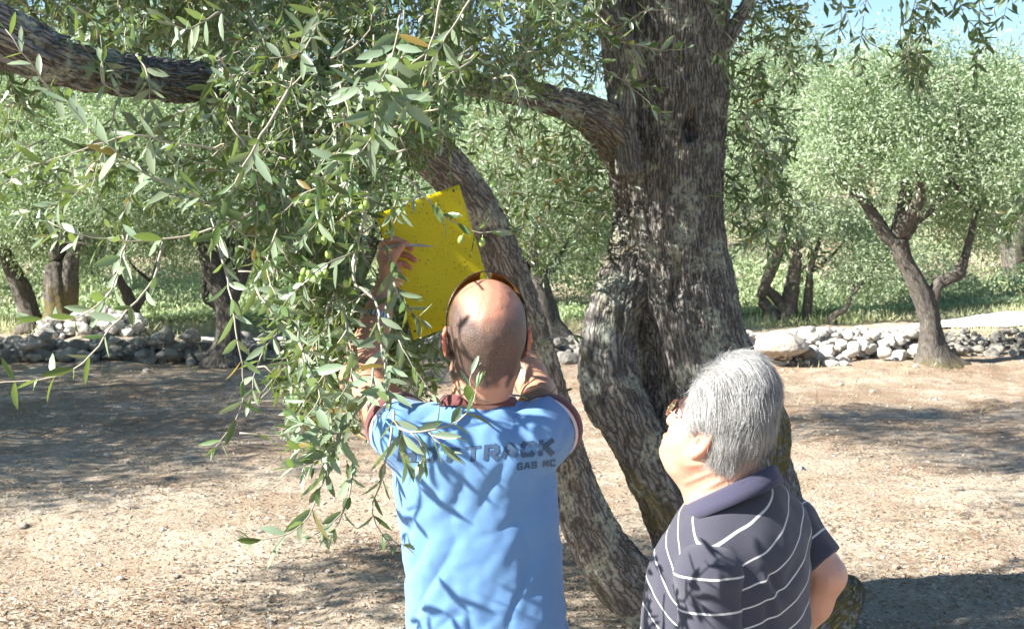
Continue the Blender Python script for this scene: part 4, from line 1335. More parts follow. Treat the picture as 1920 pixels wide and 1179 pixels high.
def proj(V):
    """World to photograph pixels."""
    c, s = math.cos(PITCH), math.sin(PITCH)
    y, z = V[:, 1], V[:, 2] - CAMH
    dep = y * c - z * s
    return CX + V[:, 0] / dep * F, CY - (y * s + z * c) / dep * F

def ridges(V, segs):
    px, py = proj(V)
    d = np.zeros(len(V))
    for x0, y0, x1, y1, w_, a in segs:
        ax, ay = x1 - x0, y1 - y0
        t = np.clip(((px - x0) * ax + (py - y0) * ay) / (ax * ax + ay * ay), 0, 1)
        e = np.hypot(px - x0 - t * ax, py - y0 - t * ay) / w_
        d += a * np.exp(-e ** 2) * np.sin(np.pi * (.12 + .76 * t))
    return d

def ring(center, ex, ey, n=48):
    a = np.linspace(0, 2 * math.pi, n, endpoint=False)[:, None]
    return np.asarray(center) + np.cos(a) * ex + np.sin(a) * ey

def band(name, loops, mt, parent, thick=.003):
    """Closed strip through the given loops (each n x 3), with thickness."""
    Ls = [np.asarray(q, float) for q in loops]
    cen = np.mean(np.vstack(Ls), 0)
    inner = []
    for q in Ls[::-1]:
        c = q.mean(0)
        inner.append(q - norm(q - c) * thick)
    Ls = Ls + inner
    n, k = len(Ls[0]), len(Ls)
    V = np.vstack(Ls)
    Fc = [[i * n + j, i * n + (j + 1) % n, ((i + 1) % k) * n + (j + 1) % n, ((i + 1) % k) * n + j] for i in range(k) for j in range(n)]
    return mesh(name, V, np.array(Fc), mt, parent, True)

def legs(parent, c, yaw, hip_z, mt, spread=.11):
    a = math.radians(yaw)
    r, f = np.array((math.cos(a), math.sin(a), 0)), np.array((-math.sin(a), math.cos(a), 0))
    pr = []
    c = np.asarray(c, float)
    top = np.array((c[0], c[1], 0))
    pr += [RC(top + r * -.07 + (0, 0, hip_z), top + r * .07 + (0, 0, hip_z), .125, .125, .05)]
    for s in (-1, 1):
        h = top + r * s * .085 + (0, 0, hip_z - .04); k = top + r * s * spread + f * .02 + (0, 0, hip_z * .52); a_ = top + r * s * (spread + .02) - f * .01 + (0, 0, .09)
        pr += [RC(h, k, .105, .078, .04), RC(k, a_, .078, .062, .03)]
        sh = [RC(a_ - f * .04 + (0, 0, -.045), a_ + f * .15 + (0, 0, -.06), .040, .032, .02), RC(a_ + (0, 0, .0), a_ + (0, 0, -.04), .045, .045, .02)]
        part("shoe", sh, .008, a_ - .3, a_ + .3, MAT["shoe"], parent)
    part("trousers", pr, .012, top + (-.5, -.4, -.02), top + (.5, .4, hip_z + .2), mt, parent, 2, lambda V, n: .006 * noise(V * (9, 9, 5)))

# ------------------------------------------------------------------ the bald man
Y0 = 2.9
MAN = thing("person", "bald man in a blue T-shirt seen from behind, holding up a yellow sheet", "person", (P(905, 1100, Y0)[0], Y0, 0))
H = Frame(P(912, 640, 2.885), 7, 11, 1.05)
SL, SR = pt(765, 815, 2.88, .050), pt(1012, 816, 2.88, .050)
EL_, ER = pt(675, 712, 3.06, .043), pt(1010, 738, 3.12, .038)
WL, WR = pt(718, 552, 3.235, .025), pt(944, 614, 3.27, .026)
skin = head_prims(H, (.076, .094, .081))
skin += [RC(H.w(0, -.030, -.035), P(897, 775, 2.90), .057, .064, .035), RC(H.w(0, -.002, -.06), P(899, 775, 2.93), .045, .055, .03)]
flat = (np.eye(3), np.array((1, 1.6, 1)))
skin += chain([pt(914, 1240, 2.91, .13), pt(905, 1045, 2.91, .125), pt(892, 880, 2.91, .14)], .04, flat)
skin += [RC(P(880, 800, 2.9), SL[:3], .05, SL[3], .03), RC(P(910, 800, 2.9), SR[:3], .05, SR[3], .03)]
mid = lambda a, b, f, r: (*(np.array(a[:3]) * (1 - f) + np.array(b[:3]) * f), r)
skin += chain([SL, mid(SL, EL_, .5, .050), EL_, mid(EL_, WL, .28, .044), mid(EL_, WL, .75, .030), WL], .02)
skin += chain([SR, mid(SR, ER, .5, .050), ER, mid(ER, WR, .28, .038), mid(ER, WR, .75, .029), WR], .02)
def hand(pl, fingers, thumb):
    q = [RC(a[:3], b[:3], a[3], b[3], .012) for a, b in pl]
    for f in fingers:
        f = [pt(*z) for z in f]
        q += [RC(f[0][:3], f[1][:3], f[0][3], f[1][3], .006)] + [RC(a[:3], b[:3], a[3], b[3], .002) for a, b in zip(f[1:], f[2:])]
    f = [pt(*z) for z in thumb]
    q += [RC(f[0][:3], f[1][:3], f[0][3], f[1][3], .010)] + [RC(a[:3], b[:3], a[3], b[3], .003) for a, b in zip(f[1:], f[2:])]
    return q
skin += hand([(WL, pt(733, 520, 3.258, .024)), (pt(733, 520, 3.258, .024), pt(721, 488, 3.272, .017)), (pt(736, 520, 3.265, .022), pt(737, 500, 3.282, .016))],
             [[(715, 484, 3.272, .0095), (718, 457, 3.262, .0090), (742, 449, 3.250, .0084), (762, 457, 3.244, .0070)],
              [(722, 487, 3.284, .0095), (735, 459, 3.292, .0090), (757, 457, 3.284, .0084), (771, 467, 3.272, .0070)],
              [(730, 496, 3.290, .0090), (746, 475, 3.302, .0086), (763, 478, 3.298, .0080), (778, 488, 3.290, .0068)],
              [(738, 508, 3.288, .0080), (752, 493, 3.296, .0074), (760, 496, 3.294, .0070), (769, 503, 3.290, .0060)]],
             [(736, 522, 3.250, .0125), (730, 498, 3.234, .0115), (741, 478, 3.224, .0098), (754, 461, 3.224, .0078)])
skin += hand([(WR, pt(930, 592, 3.300, .026)), (pt(934, 596, 3.30, .022), pt(922, 578, 3.325, .018))],
             [[(926, 574, 3.335, .0090), (912, 560, 3.372, .0085), (898, 556, 3.372, .0080), (886, 556, 3.366, .0068)],
              [(921, 581, 3.338, .0090), (905, 570, 3.374, .0085), (890, 568, 3.374, .0080), (878, 569, 3.368, .0068)],
              [(917, 588, 3.336, .0088), (902, 580, 3.372, .0082), (888, 579, 3.372, .0076), (877, 580, 3.366, .0066)],
              [(915, 595, 3.332, .0078), (903, 591, 3.364, .0072), (893, 591, 3.366, .0066), (884, 592, 3.362, .0058)]],
             [(928, 584, 3.300, .012), (915, 570, 3.298, .0110), (904, 558, 3.305, .0095), (894, 551, 3.316, .0078)])
def stub_man(V):
    q = H.loc(V)
    x, y, z = q[:, 0], q[:, 1], q[:, 2]
    d = sstep(.085, .025, z - 10 * x ** 2 + .10 * y + .012 * noise(V * 30)) * sstep(-.072, -.048, z + .03 * noise(V * 40)) * sstep(.075, .05, y + .0 * z) * (np.abs(x) < .0805)
    beard = .5 * sstep(-.02, -.05, z) * sstep(.0, .03, y) * sstep(-.14, -.12, z)
    return np.clip(np.maximum(d * .96, beard), 0, 1) * (np.linalg.norm(q, axis=1) < .2)
def red_man(V):
    q = H.loc(V)
    e = sstep(.076, .086, np.abs(q[:, 0])) * (np.abs(q[:, 2]) < .05) * (np.abs(q[:, 1]) < .06)
    px, py = proj(V)
    tips = .6 * sstep(745, 775, px) * sstep(3.2, 3.22, V[:, 1])
    return np.clip(.9 * e + tips + .25 * sstep(.04, .1, q[:, 2]) * (np.linalg.norm(q, axis=1) < .2), 0, 1)
_o, _V, _Q = part("body", skin, .0026, (-.50, 2.68, .92), (.20, 3.42, 1.86), MAT["skin"], MAN, 1, lambda V, n: .0008 * noise(V * 60), {"stub": stub_man, "red": red_man})
for s in (-1, 1):
    Vs, Fs = ICO2
    mesh("eye", Vs * .0115 + H.w(s * .031, .083, .008), Fs, MAT["eye"], MAN)

shirt = chain([pt(914, 1335, 2.9, .172), pt(914, 1240, 2.9, .170), pt(914, 1179, 2.9, .1680), pt(909, 1106, 2.9, .1630), pt(904, 1040, 2.9, .1600), pt(898, 975, 2.9, .1640), pt(890, 912, 2.9, .172)], .03, flat)
shirt += [RC(P(866, 806, 2.9), SL[:3], .057, .062, .03), RC(P(926, 806, 2.9), SR[:3], .057, .062, .03), EL(P(897, 779, 2.90), (.100, .080, .034), .03), RC(P(845, 850, 2.87), P(945, 850, 2.87), .085, .085, .04)]
dl, dr = norm(np.array(EL_[:3]) - SL[:3]), norm(np.array(ER[:3]) - SR[:3])
dl, dr = norm(np.array((-.50, .80, .30))), norm(np.array((.46, .84, .24)))
cl, cr = np.array(SL[:3]) + dl * .062, np.array(SR[:3]) + dr * .062
shirt += [RC(SL[:3], np.array(SL[:3]) + dl * .12, .064, .068, .03), RC(SR[:3], np.array(SR[:3]) + dr * .12, .064, .068, .03)]
shirt += [CUT(cl, dl, .13), CUT(cr, dr, .13)]
FOLD = [(806, 1053, 835, 1021, 5, .0035), (851, 1086, 884, 1053, 5, .004), (867, 1102, 920, 1057, 6, .004), (894, 1128, 924, 1102, 5, .004), (920, 1037, 916, 1057, 5, .003), (920, 1130, 953, 1110, 6, .004),
        (900, 1140, 1000, 1185, 22, .014), (1042, 1000, 985, 1082, 14, .009), (1046, 955, 1028, 1040, 9, .006), (1050, 1040, 1000, 1110, 9, .006), (1056, 1090, 985, 1150, 13, .008),
        (905, 779, 950, 764, 8, .006), (997, 778, 1034, 764, 9, .010), (960, 768, 1008, 792, 9, .007), (940, 790, 1020, 800, 10, .005), (760, 770, 800, 790, 9, .007), (775, 800, 850, 790, 10, .004),
        (815, 872, 985, 868, 13, .004), (850, 905, 950, 930, 16, .004), (750, 980, 830, 1040, 16, .006), (765, 1060, 850, 1130, 14, .006), (768, 1110, 880, 1170, 12, .006), (735, 900, 790, 960, 12, .005), (1040, 905, 985, 940, 12, .006)]
def shirt_disp(V, n):
    px, py = proj(V)
    back = sstep(.1, -.35, n[:, 1])
    d = ridges(V, FOLD) - .008 * np.exp(-((px - 893) / 26) ** 2) * sstep(800, 850, py) * sstep(1120, 1000, py)
    d += .012 * np.exp(-((px - 825) / 45) ** 2 - ((py - 850) / 60) ** 2) + .012 * np.exp(-((px - 965) / 45) ** 2 - ((py - 850) / 60) ** 2)
    return d * back + .006 * noise(V * (9, 9, 6) + 2) + .005 * np.clip(1 - np.abs(noise(np.stack([V[:, 0] * 8 - V[:, 2] * 5, V[:, 1] * 5, V[:, 0] * 2 + V[:, 2] * 3], 1))) * 3.2, 0, 1) ** 2 + .0035 * noise(np.stack([V[:, 0] * 22 - V[:, 2] * 14, V[:, 1] * 10, V[:, 0] * 6 + V[:, 2] * 9], 1)) + .0015 * noise(V * 40)
sh_o, SV, SQ = part("shirt", shirt, .0055, (-.5, 2.6, .8), (.32, 3.2, 1.75), MAT["blue"], MAN, 2, shirt_disp)
SBVH = BVHTree.FromPolygons([Vector(v) for v in SV], [tuple(int(k) for k in q) for q in SQ])
# rib collar, sleeve trims with pale piping, bead cord
cc = P(897, 752, 2.90)
tl = np.array((0, .99, -.20))
band("collar", [ring(cc + (0, 0, dz), np.array((r_, 0, 0)), tl * r_ * .82) for dz, r_ in ((.0115, .0745), (.007, .079), (-.003, .086), (-.013, .094))], MAT["maroon"], sh_o, .004)
for c_, d_ in ((cl, dl), (cr, dr)):
    e1 = norm(np.cross(d_, (0, 0, 1.0))); e2 = np.cross(e1, d_)
    band("sleeve_trim", [ring(c_ + d_ * t_, e1 * r_, e2 * r_) for t_, r_ in ((-.020, .0685), (-.018, .0705), (-.008, .0710), (.004, .0695))], MAT["maroon"], sh_o, .004)
    band("piping", [ring(c_ + d_ * t_, e1 * r_, e2 * r_) for t_, r_ in ((-.027, .0680), (-.024, .0705), (-.0205, .0700))], MAT["piping"], sh_o, .003)
nb = np.vstack([ring(P(905, 744, 2.895), np.array((.068, 0, 0)), tl * .062)] * 1)
V, Fc = tube(np.vstack([nb, nb[:1]]), .0016, 5)
mesh("necklace", V, Fc, MAT["piping"], MAN)
legs(MAN, (P(912, 1179, 2.9)[0], 2.9), 0, .86, MAT["denim"])

# printed lettering wrapped on the back of the shirt
GLY = {"H": [[(0, 0), (0, 1)], [(1, 0), (1, 1)], [(0, .5), (1, .5)]],
       "O": [[(.22, 0), (.78, 0), (1, .24), (1, .76), (.78, 1), (.22, 1), (0, .76), (0, .24), (.22, 0)]],
       "T": [[(-.1, 1), (1.1, 1)], [(.5, 0), (.5, 1)]],
       "R": [[(0, 0), (0, 1)], [(0, 1), (.78, 1), (1, .84), (1, .62), (.78, .44), (0, .44)], [(.5, .44), (1, 0)]],
       "A": [[(-.08, 0), (.42, 1), (.62, 1), (1.08, 0)], [(.14, .3), (.88, .3)]],
       "C": [[(1, .84), (.84, 1), (.22, 1), (0, .78), (0, .22), (.22, 0), (.84, 0), (1, .16)]],
       "K": [[(0, 0), (0, 1)], [(.05, .46), (1, 1)], [(.38, .60), (1.05, 0)]],
       "G": [[(1, .84), (.84, 1), (.22, 1), (0, .78), (0, .22), (.22, 0), (.84, 0), (1, .16), (1, .48), (.58, .48)]],
       "S": [[(1, .84), (.84, 1), (.16, 1), (0, .86), (0, .62), (.16, .52), (.84, .48), (1, .38), (1, .14), (.84, 0), (.16, 0), (0, .16)]],
       "M": [[(0, 0), (0, 1), (.5, .35), (1, 1), (1, 0)]]}
def lettering(txt, x0, y0, x1, y1, hpx, gap, wv, wh):
    """Block letters along the baseline (x0,y0)-(x1,y1) in photograph pixels, laid straight back onto the cloth."""
    ang = math.atan2(y1 - y0, x1 - x0)
    tot = math.hypot(x1 - x0, y1 - y0)
    n = len(txt.replace(" ", "")) + .5 * txt.count(" ")
    cw = (tot - gap * (len(txt) - 1)) / n
    X, V, Fc, lay = 0.0, [], [], 0
    o = Vector((0, 0, CAMH))
    def put(X, Yv, lay):
        X = X + Yv * .14
        d = (Vector(P(x0 + X * math.cos(ang) + Yv * math.sin(ang), y0 + X * math.sin(ang) - Yv * math.cos(ang), 2.5)) - o).normalized()
        hit, nrm, *_ = SBVH.ray_cast(o, d)
        if nrm.y > 0: nrm = -nrm
        return np.array(hit + nrm * (.0010 + .00012 * (lay % 7)))
    for ch in txt:
        if ch == " ":
            X += cw * .5 + gap; continue
        w2 = cw - wv
        for line in GLY[ch]:
            for (ax, ay), (bx, by) in zip(line, line[1:]):
                A_, B_ = np.array((X + wv / 2 + ax * w2, wh / 2 + ay * (hpx - wh))), np.array((X + wv / 2 + bx * w2, wh / 2 + by * (hpx - wh)))
                d = (B_ - A_) / (np.linalg.norm(B_ - A_) + 1e-9)
                nn = np.array((-d[1], d[0]))
                th = wv * abs(nn[0]) + wh * abs(nn[1])
                ex = (wh * abs(d[1]) + wv * abs(d[0])) * .2 if len(line) > 2 else (wh * .5 * abs(d[1]) + wv * .3 * abs(d[0]))
                A_, B_ = A_ - d * ex, B_ + d * ex
                k = max(1, int(np.linalg.norm(B_ - A_) / 4))
                b0 = len(V)
                for t_ in np.linspace(0, 1, k + 1):
                    p = A_ + (B_ - A_) * t_
                    for sd in (-.5, 0, .5):
                        q = p + nn * th * sd
                        V.append(put(q[0], q[1], lay))
                for i in range(k):
                    for j in range(2):
                        Fc.append([b0 + 3 * i + j, b0 + 3 * i + j + 1, b0 + 3 * i + j + 4, b0 + 3 * i + j + 3])
                lay += 1
        X += cw + gap
    mesh("lettering", np.array(V), np.array(Fc), MAT["print"], sh_o, True)
lettering("HOT", 744, 864, 858, 866, 27, 4.5, 9.0, 6.2)
lettering("TRACK", 872, 866, 1037, 852, 29, 6.0, 8.4, 6.2)
lettering("GAS MC", 969, 881, 1041, 873, 13, 2.6, 3.2, 2.6)

# ------------------------------------------------------------------ what he holds and wears
m, nt, b = mat("yellow_plastic")
ob = coord(nt)
spk = tex(nt, 108, vec=ob, kind="voronoi")
spk.inputs["Randomness"].default_value = 1
n2 = tex(nt, 16, 4, .6, ob)
dot = math_(nt, 'MULTIPLY', ramp(nt, spk.outputs["Distance"], [(.12, 1), (.22, 0)]), ramp(nt, n2.outputs[0], [(.44, 0), (.52, 1)]))
spk2 = tex(nt, 190, vec=ob, kind="voronoi")
dot2 = math_(nt, 'MULTIPLY', ramp(nt, spk2.outputs["Distance"], [(.14, .9), (.26, 0)]), ramp(nt, tex(nt, 24, 3, .6, ob).outputs[0], [(.48, 0), (.56, 1)]))
col = mix(nt, ramp(nt, tex(nt, 6, 4, .6, ob).outputs[0], [(.3, 0), (.7, 1)]), (.72, .62, .006), (.80, .70, .012))
col = mix(nt, math_(nt, 'MAXIMUM', dot, dot2), col, (.10, .065, .02))
L(nt, col, b.inputs["Base Color"])
b.inputs["Roughness"].default_value = .38
tr = N(nt, "ShaderNodeBsdfTranslucent"); L(nt, col, tr.inputs[0])
mx = N(nt, "ShaderNodeMixShader"); mx.inputs[0].default_value = .45
L(nt, b.outputs[0], mx.inputs[1]); L(nt, tr.outputs[0], mx.inputs[2]); L(nt, mx.outputs[0], nt.nodes["Material Output"].inputs[0])
MAT["yellow"] = m
cn = [P(705, 402, 3.285), P(861, 346, 3.345), P(932, 581, 3.395), P(776, 637, 3.335)]
uu, vv = np.meshgrid(np.linspace(0, 1, 25), np.linspace(0, 1, 33), indexing='ij')
S = (cn[0] * ((1 - uu) * (1 - vv))[..., None] + cn[1] * (uu * (1 - vv))[..., None] + cn[2] * (uu * vv)[..., None] + cn[3] * ((1 - uu) * vv)[..., None])
S[..., 1] += .004 * np.sin(uu * 3.1) + .003 * np.sin(vv * 4 + 1)
nx, ny = uu.shape
i, j = np.meshgrid(np.arange(nx - 1), np.arange(ny - 1), indexing='ij')
Fc = np.stack([i * ny + j, i * ny + j + 1, (i + 1) * ny + j + 1, (i + 1) * ny + j], -1).reshape(-1, 4)
sht = mesh("plastic_sheet", S.reshape(-1, 3), Fc, MAT["yellow"], None, True)
md = sht.modifiers.new("solid", 'SOLIDIFY'); md.thickness = .0015
tag(sht, "bright yellow insect-speckled plastic sheet held up against the branches", "plastic sheet")
m, nt, b = mat("dark_hole"); b.inputs["Base Color"].default_value = (.02, .018, .01, 1)
g = Geo()
for u_, v_ in ((.05, .035), (.93, .04), (.06, .965)):
    p = S[int(u_ * 24), int(v_ * 32)]
    q = ring(p + (0, -.0018, 0), np.array((.0028, 0, 0)), np.array((0, 0, .0028)), 12)
    g = Geo()
    g.add(np.vstack([q, q - (0, .0004, 0)]), [[k, (k + 1) % 12, 12 + (k + 1) % 12, 12 + k] for k in range(12)])
    g.add(q - (0, .0004, 0), [[0, k, k + 1, k + 2] for k in range(1, 10, 2)])
    g.build("hole", m, sht, False)
pen = tag(mesh("pen", *tube(bez([P(713, 468, 3.238), P(745, 460, 3.238), P(785, 460, 3.248), P(812, 463, 3.258)], 20), np.concatenate([[.0025], np.full(14, .0036), np.linspace(.0034, .0008, 5)]), 8), None), "thin grey pen pinched between thumb and finger in front of the yellow sheet", "pen")
m, nt, b = mat("grey_plastic"); b.inputs["Base Color"].default_value = (.26, .26, .25, 1); b.inputs["Roughness"].default_value = .4
pen.data.materials.append(m)

m, nt, b = mat("silver"); b.inputs["Base Color"].default_value = (.62, .61, .59, 1); b.inputs["Metallic"].default_value = .9; b.inputs["Roughness"].default_value = .3
MAT["silver"] = m
bc, bd = np.array(mid(EL_, WL, .66, 0)[:3]), norm(np.array(WL[:3]) - EL_[:3])
e1 = norm(np.cross(bd, (0, 0, 1.0))); e2 = np.cross(e1, bd)
g = Geo()
q = ring(bc, e1 * .0365, e2 * .0365, 26)
for k in range(26):
    r_ = norm(q[k] - bc); t_ = np.cross(bd, r_)
    B8 = np.array([[a, b_, c_] for a in (-1, 1) for b_ in (-1, 1) for c_ in (-1, 1)], float)
    V = q[k] + B8[:, :1] * bd * (.0075 + .002 * (k % 2)) + B8[:, 1:2] * r_ * .0018 + B8[:, 2:] * t_ * .0036
    g.add(V, [[0, 1, 3, 2], [4, 6, 7, 5], [0, 4, 5, 1], [2, 3, 7, 6], [0, 2, 6, 4], [1, 5, 7, 3]])
tag(g.build("bracelet", MAT["silver"], None, False), "silver link bracelet around the raised forearm behind the leaves", "bracelet")

SG = thing("sunglasses", "brown tinted wraparound sunglasses pushed up on the bald head", "sunglasses", H.w(0, .05, .13))
m, nt, b = mat("brown_lens")
b.inputs["Base Color"].default_value = (.34, .15, .035, 1); b.inputs["Roughness"].default_value = .08; b.inputs["Transmission Weight"].default_value = .6; b.inputs["IOR"].default_value = 1.1
MAT["lens"] = m
m, nt, b = mat("dark_frame"); b.inputs["Base Color"].default_value = (.035, .022, .018, 1); b.inputs["Roughness"].default_value = .25
MAT["frame"] = m
def arc(ph, up):
    al, k = math.radians(40 - 24 * up), 1.035 + .135 * up * math.cos(ph) + .02 * up
    return np.array((.076 * math.sin(ph) * (1.045 + .02 * up), -.008 + .094 * math.cos(ph) * math.sin(al) * k, .045 + .081 * math.cos(ph) * math.cos(al) * k))
phs = np.radians(np.linspace(-76, 76, 41))
top_ = np.array([H.w(arc(p, 1)) for p in phs]); bot_ = np.array([H.w(arc(p, .05)) for p in phs])
for a, b_ in ((2, 19), (22, 39)):
    n_ = b_ - a
    V, Fc = [], []
    for k in range(a, b_):
        for t_ in np.linspace(0, 1, 5):
            V.append(bot_[k] * (1 - t_) + top_[k] * t_ + norm(bot_[k] - H.O) * .004 * math.sin(t_ * 3.14))
    for k in range(n_ - 1):
        for t_ in range(4):
            Fc.append([k * 5 + t_, k * 5 + t_ + 1, (k + 1) * 5 + t_ + 1, (k + 1) * 5 + t_])
    ln_ = mesh("lens", np.array(V), np.array(Fc), MAT["lens"], SG)
    md = ln_.modifiers.new("solid", 'SOLIDIFY'); md.thickness = .0018
g = Geo()
g.add(*tube(top_, .0015, 6)); g.add(*tube(bot_, .0010, 6))
g.build("frame", MAT["frame"], SG)
for s in (-1, 1):
    e = arc(math.radians(76 * s), .5)
    pl = [H.w(e), H.w(s * .0805, .004, .045), H.w(s * .0800, -.006, .025), H.w(s * .0790, -.018, .006), H.w(s * .0755, -.030, -.012)]
    mesh("temple_arm", *tube(bez(pl, 20), .0020, 6), MAT["frame"], SG)

# ------------------------------------------------------------------ the older man
OLD = thing("person", "grey-haired older man in a navy striped polo shirt looking up, hand on hip", "person", (P(1390, 1100, 2.75)[0], 2.75, 0))
H2 = Frame(P(1353, 818, 2.72), 55, 27, 1.0)
ta = math.radians(60)
tl_, tf = np.array((-math.cos(ta), -math.sin(ta), 0)), np.array((-math.sin(ta), math.cos(ta), 0))
fl2 = (np.stack([tl_, tf, (0, 0, 1.0)]), np.array((1, 1.2, 1)))
TC = P(1385, 1010, 2.76)
def tp(l, f, py, r):
    z = P(1385, py, 2.76)[2]
    return (*(np.array((TC[0], TC[1], z)) + tl_ * l + tf * f), r)
oSL, oSR = tp(.150, .0, 1045, .047), pt(1474, 985, 2.88, .050)
oEL = (oSL[0] + .01, oSL[1] - .02, oSL[2] - .29, .045)
oWL = (oSL[0] - .10, oSL[1] + .03, oSL[2] - .50, .028)
oER, oWR = pt(1550, 1078, 2.84, .038), pt(1450, 1235, 2.93, .028)
sk = head_prims(H2, (.075, .076, .090), (0, .008, .055), .001, -.020, .86, .106, 1.18)
nb_ = P(1372, 945, 2.74)
sk += [RC(H2.w(0, -.03, -.03), nb_, .060, .072, .03), RC(H2.w(0, .030, -.085), nb_ + tf * .035 + (0, 0, -.01), .040, .050, .035)]
sk += chain([tp(0, 0, 1400, .16), tp(0, .01, 1200, .165), tp(0, 0, 1020, .13)], .04, fl2)
sk += [RC(nb_, oSL[:3], .06, oSL[3], .03), RC(nb_, oSR[:3], .06, oSR[3], .03)]
sk += chain([oSL, mid(oSL, oEL, .5, .05), oEL, mid(oEL, oWL, .3, .045), oWL], .02)
sk += chain([oSR, mid(oSR, oER, .5, .05), oER, mid(oER, oWR, .3, .044), oWR], .02)
def relaxed(wr, d, side, palm_n, curl=.35):
    d = norm(d); side = norm(side - d * (np.dot(side, d))); pn = norm(palm_n - d * np.dot(palm_n, d) - side * np.dot(palm_n, side))
    w_ = np.array(wr[:3]); q = [RC(w_, w_ + d * .05, wr[3] * .9, .026, .012)]
    for k, (o_, l_) in enumerate(((.030, .075), (.010, .085), (-.011, .078), (-.030, .060))):
        a = w_ + d * .085 + side * o_
        q.append(RC(w_ + d * .03 + side * o_ * .6, a, .017, .0105, .010))
        b_ = a + norm(d + pn * curl) * l_ * .45
        c_ = b_ + norm(d + pn * curl * 2.2) * l_ * .32
        e_ = c_ + norm(d + pn * curl * 3.2) * l_ * .25
        q += [RC(a, b_, .0098, .0090, .004), RC(b_, c_, .0090, .0082, .002), RC(c_, e_, .0082, .0068, .002)]
    a = w_ + d * .025 + side * .026
    b_ = a + norm(d * .8 + side * .6 + pn * .4) * .042
    c_ = b_ + norm(d + side * .25 + pn * .4) * .032
    q += [RC(a, b_, .0135, .0115, .01), RC(b_, c_, .0115, .0085, .003)]
    return q
sk += relaxed(oWL, (-.3, .1, -1), tf, -tl_ * -1.0)
sk += relaxed(oWR, (-.6, .2, -.5), np.array((-.3, .3, .8)), np.array((-.3, -.9, 0)), .15)
def red_old(V):
    q = H2.loc(V)
    near = np.linalg.norm(q, axis=1) < .2
    e = sstep(.076, .088, np.abs(q[:, 0])) * (np.abs(q[:, 2]) < .05) * (np.abs(q[:, 1]) < .06)
    return np.clip(.55 * e + near * .4 * np.clip(noise(V * 22) + .1, 0, 1), 0, 1)
def neck_fold(V, n):
    px, py = proj(V)
    return ridges(V, [(1285, 905, 1345, 880, 5, -.003), (1305, 925, 1375, 888, 5, -.003), (1315, 945, 1395, 900, 5, -.0025), (1292, 872, 1325, 868, 5, -.002)]) + .0008 * noise(V * 50)
part("body", sk, .0027, (.08, 2.35, .66), (.82, 3.1, 1.72), MAT["skin_old"], OLD, 1, neck_fold, {"stub": lambda V: 0 * V[:, 0], "red": red_old})
for s in (-1, 1):
    mesh("eye", ICO2[0] * .0115 + H2.w(s * .031, .083, .008), ICO2[1], MAT["eye"], OLD)

# hair: a cap of volume with combed strands over it
hp = [EL(H2.w(0, .008, .069), np.array((.0840, .080, .100)) * 1.0, .02, H2.R), EL(H2.w(0, -.022, .018), np.array((.074, .058, .068)), .03, H2.R),
      EL(H2.w(0, -.031, -.030), np.array((.055, .040, .036)), .03, H2.R), EL(H2.w(-.070, .020, .035), (.018, .028, .036), .02, H2.R), EL(H2.w(.070, .020, .035), (.018, .028, .036), .02, H2.R)]
for s in (-1, 1):
    hp.append(EL(H2.w(s * .090, .004, -.010), np.array((.046, .035, .043)), .008, H2.R, True))
hp.append(EL(H2.w(0, .108, .045), np.array((.085, .045, .052)), .015, H2.R, True))
m, nt, b = mat("grey_hair")
r = math_(nt, "ADD", math_(nt, "MULTIPLY", N(nt, "ShaderNodeHairInfo").outputs["Random"], .6), math_(nt, "MULTIPLY", attr(nt, "tone"), .4))
col = ramp(nt, r, [(0, (.08, .08, .08)), (.3, (.25, .248, .24)), (.7, (.44, .435, .42)), (1, (.66, .65, .63))])
L(nt, col, b.inputs["Base Color"]); b.inputs["Roughness"].default_value = .42; b.inputs["Specular IOR Level"].default_value = .6
MAT["hair"] = m
m, nt, b = mat("grey_hair_mass")
v = coord(nt, "Object", (1, 1, 1))
L(nt, mix(nt, tex(nt, 120, 3, .7, v).outputs[0], (.18, .175, .17), (.40, .39, .38)), b.inputs["Base Color"]); b.inputs["Roughness"].default_value = .8
hair_o, HV, HQ = part("hair", hp, .004, (.2, 2.45, 1.25), (.66, 3.0, 1.85), m, OLD, 2, lambda V, n: .0045 * noise(H2.loc(V) * (20, 20, 20)) - .003)
hb = BVHTree.FromPolygons([Vector(v_) for v_ in HV], [tuple(int(k) for k in q) for q in HQ])
rng = np.random.default_rng(9)
tri = HV[HQ[:, :3]]
ar = np.linalg.norm(np.cross(tri[:, 1] - tri[:, 0], tri[:, 2] - tri[:, 0]), axis=1)
NS, NP = 20000, 7
pick = rng.choice(len(ar), NS, p=ar / ar.sum())
bw = rng.dirichlet((1, 1, 1), NS)
p = (tri[pick] * bw[..., None]).sum(1)
lift = rng.uniform(.0005, .006, NS) + .007 * (rng.random(NS) < .06) * rng.random(NS)
pts = np.zeros((NS, NP, 3))
slen = rng.uniform(.028, .062, NS) * (.45 + .55 * sstep(-.055, .02, H2.loc(p)[:, 2]))
cur = p.copy()
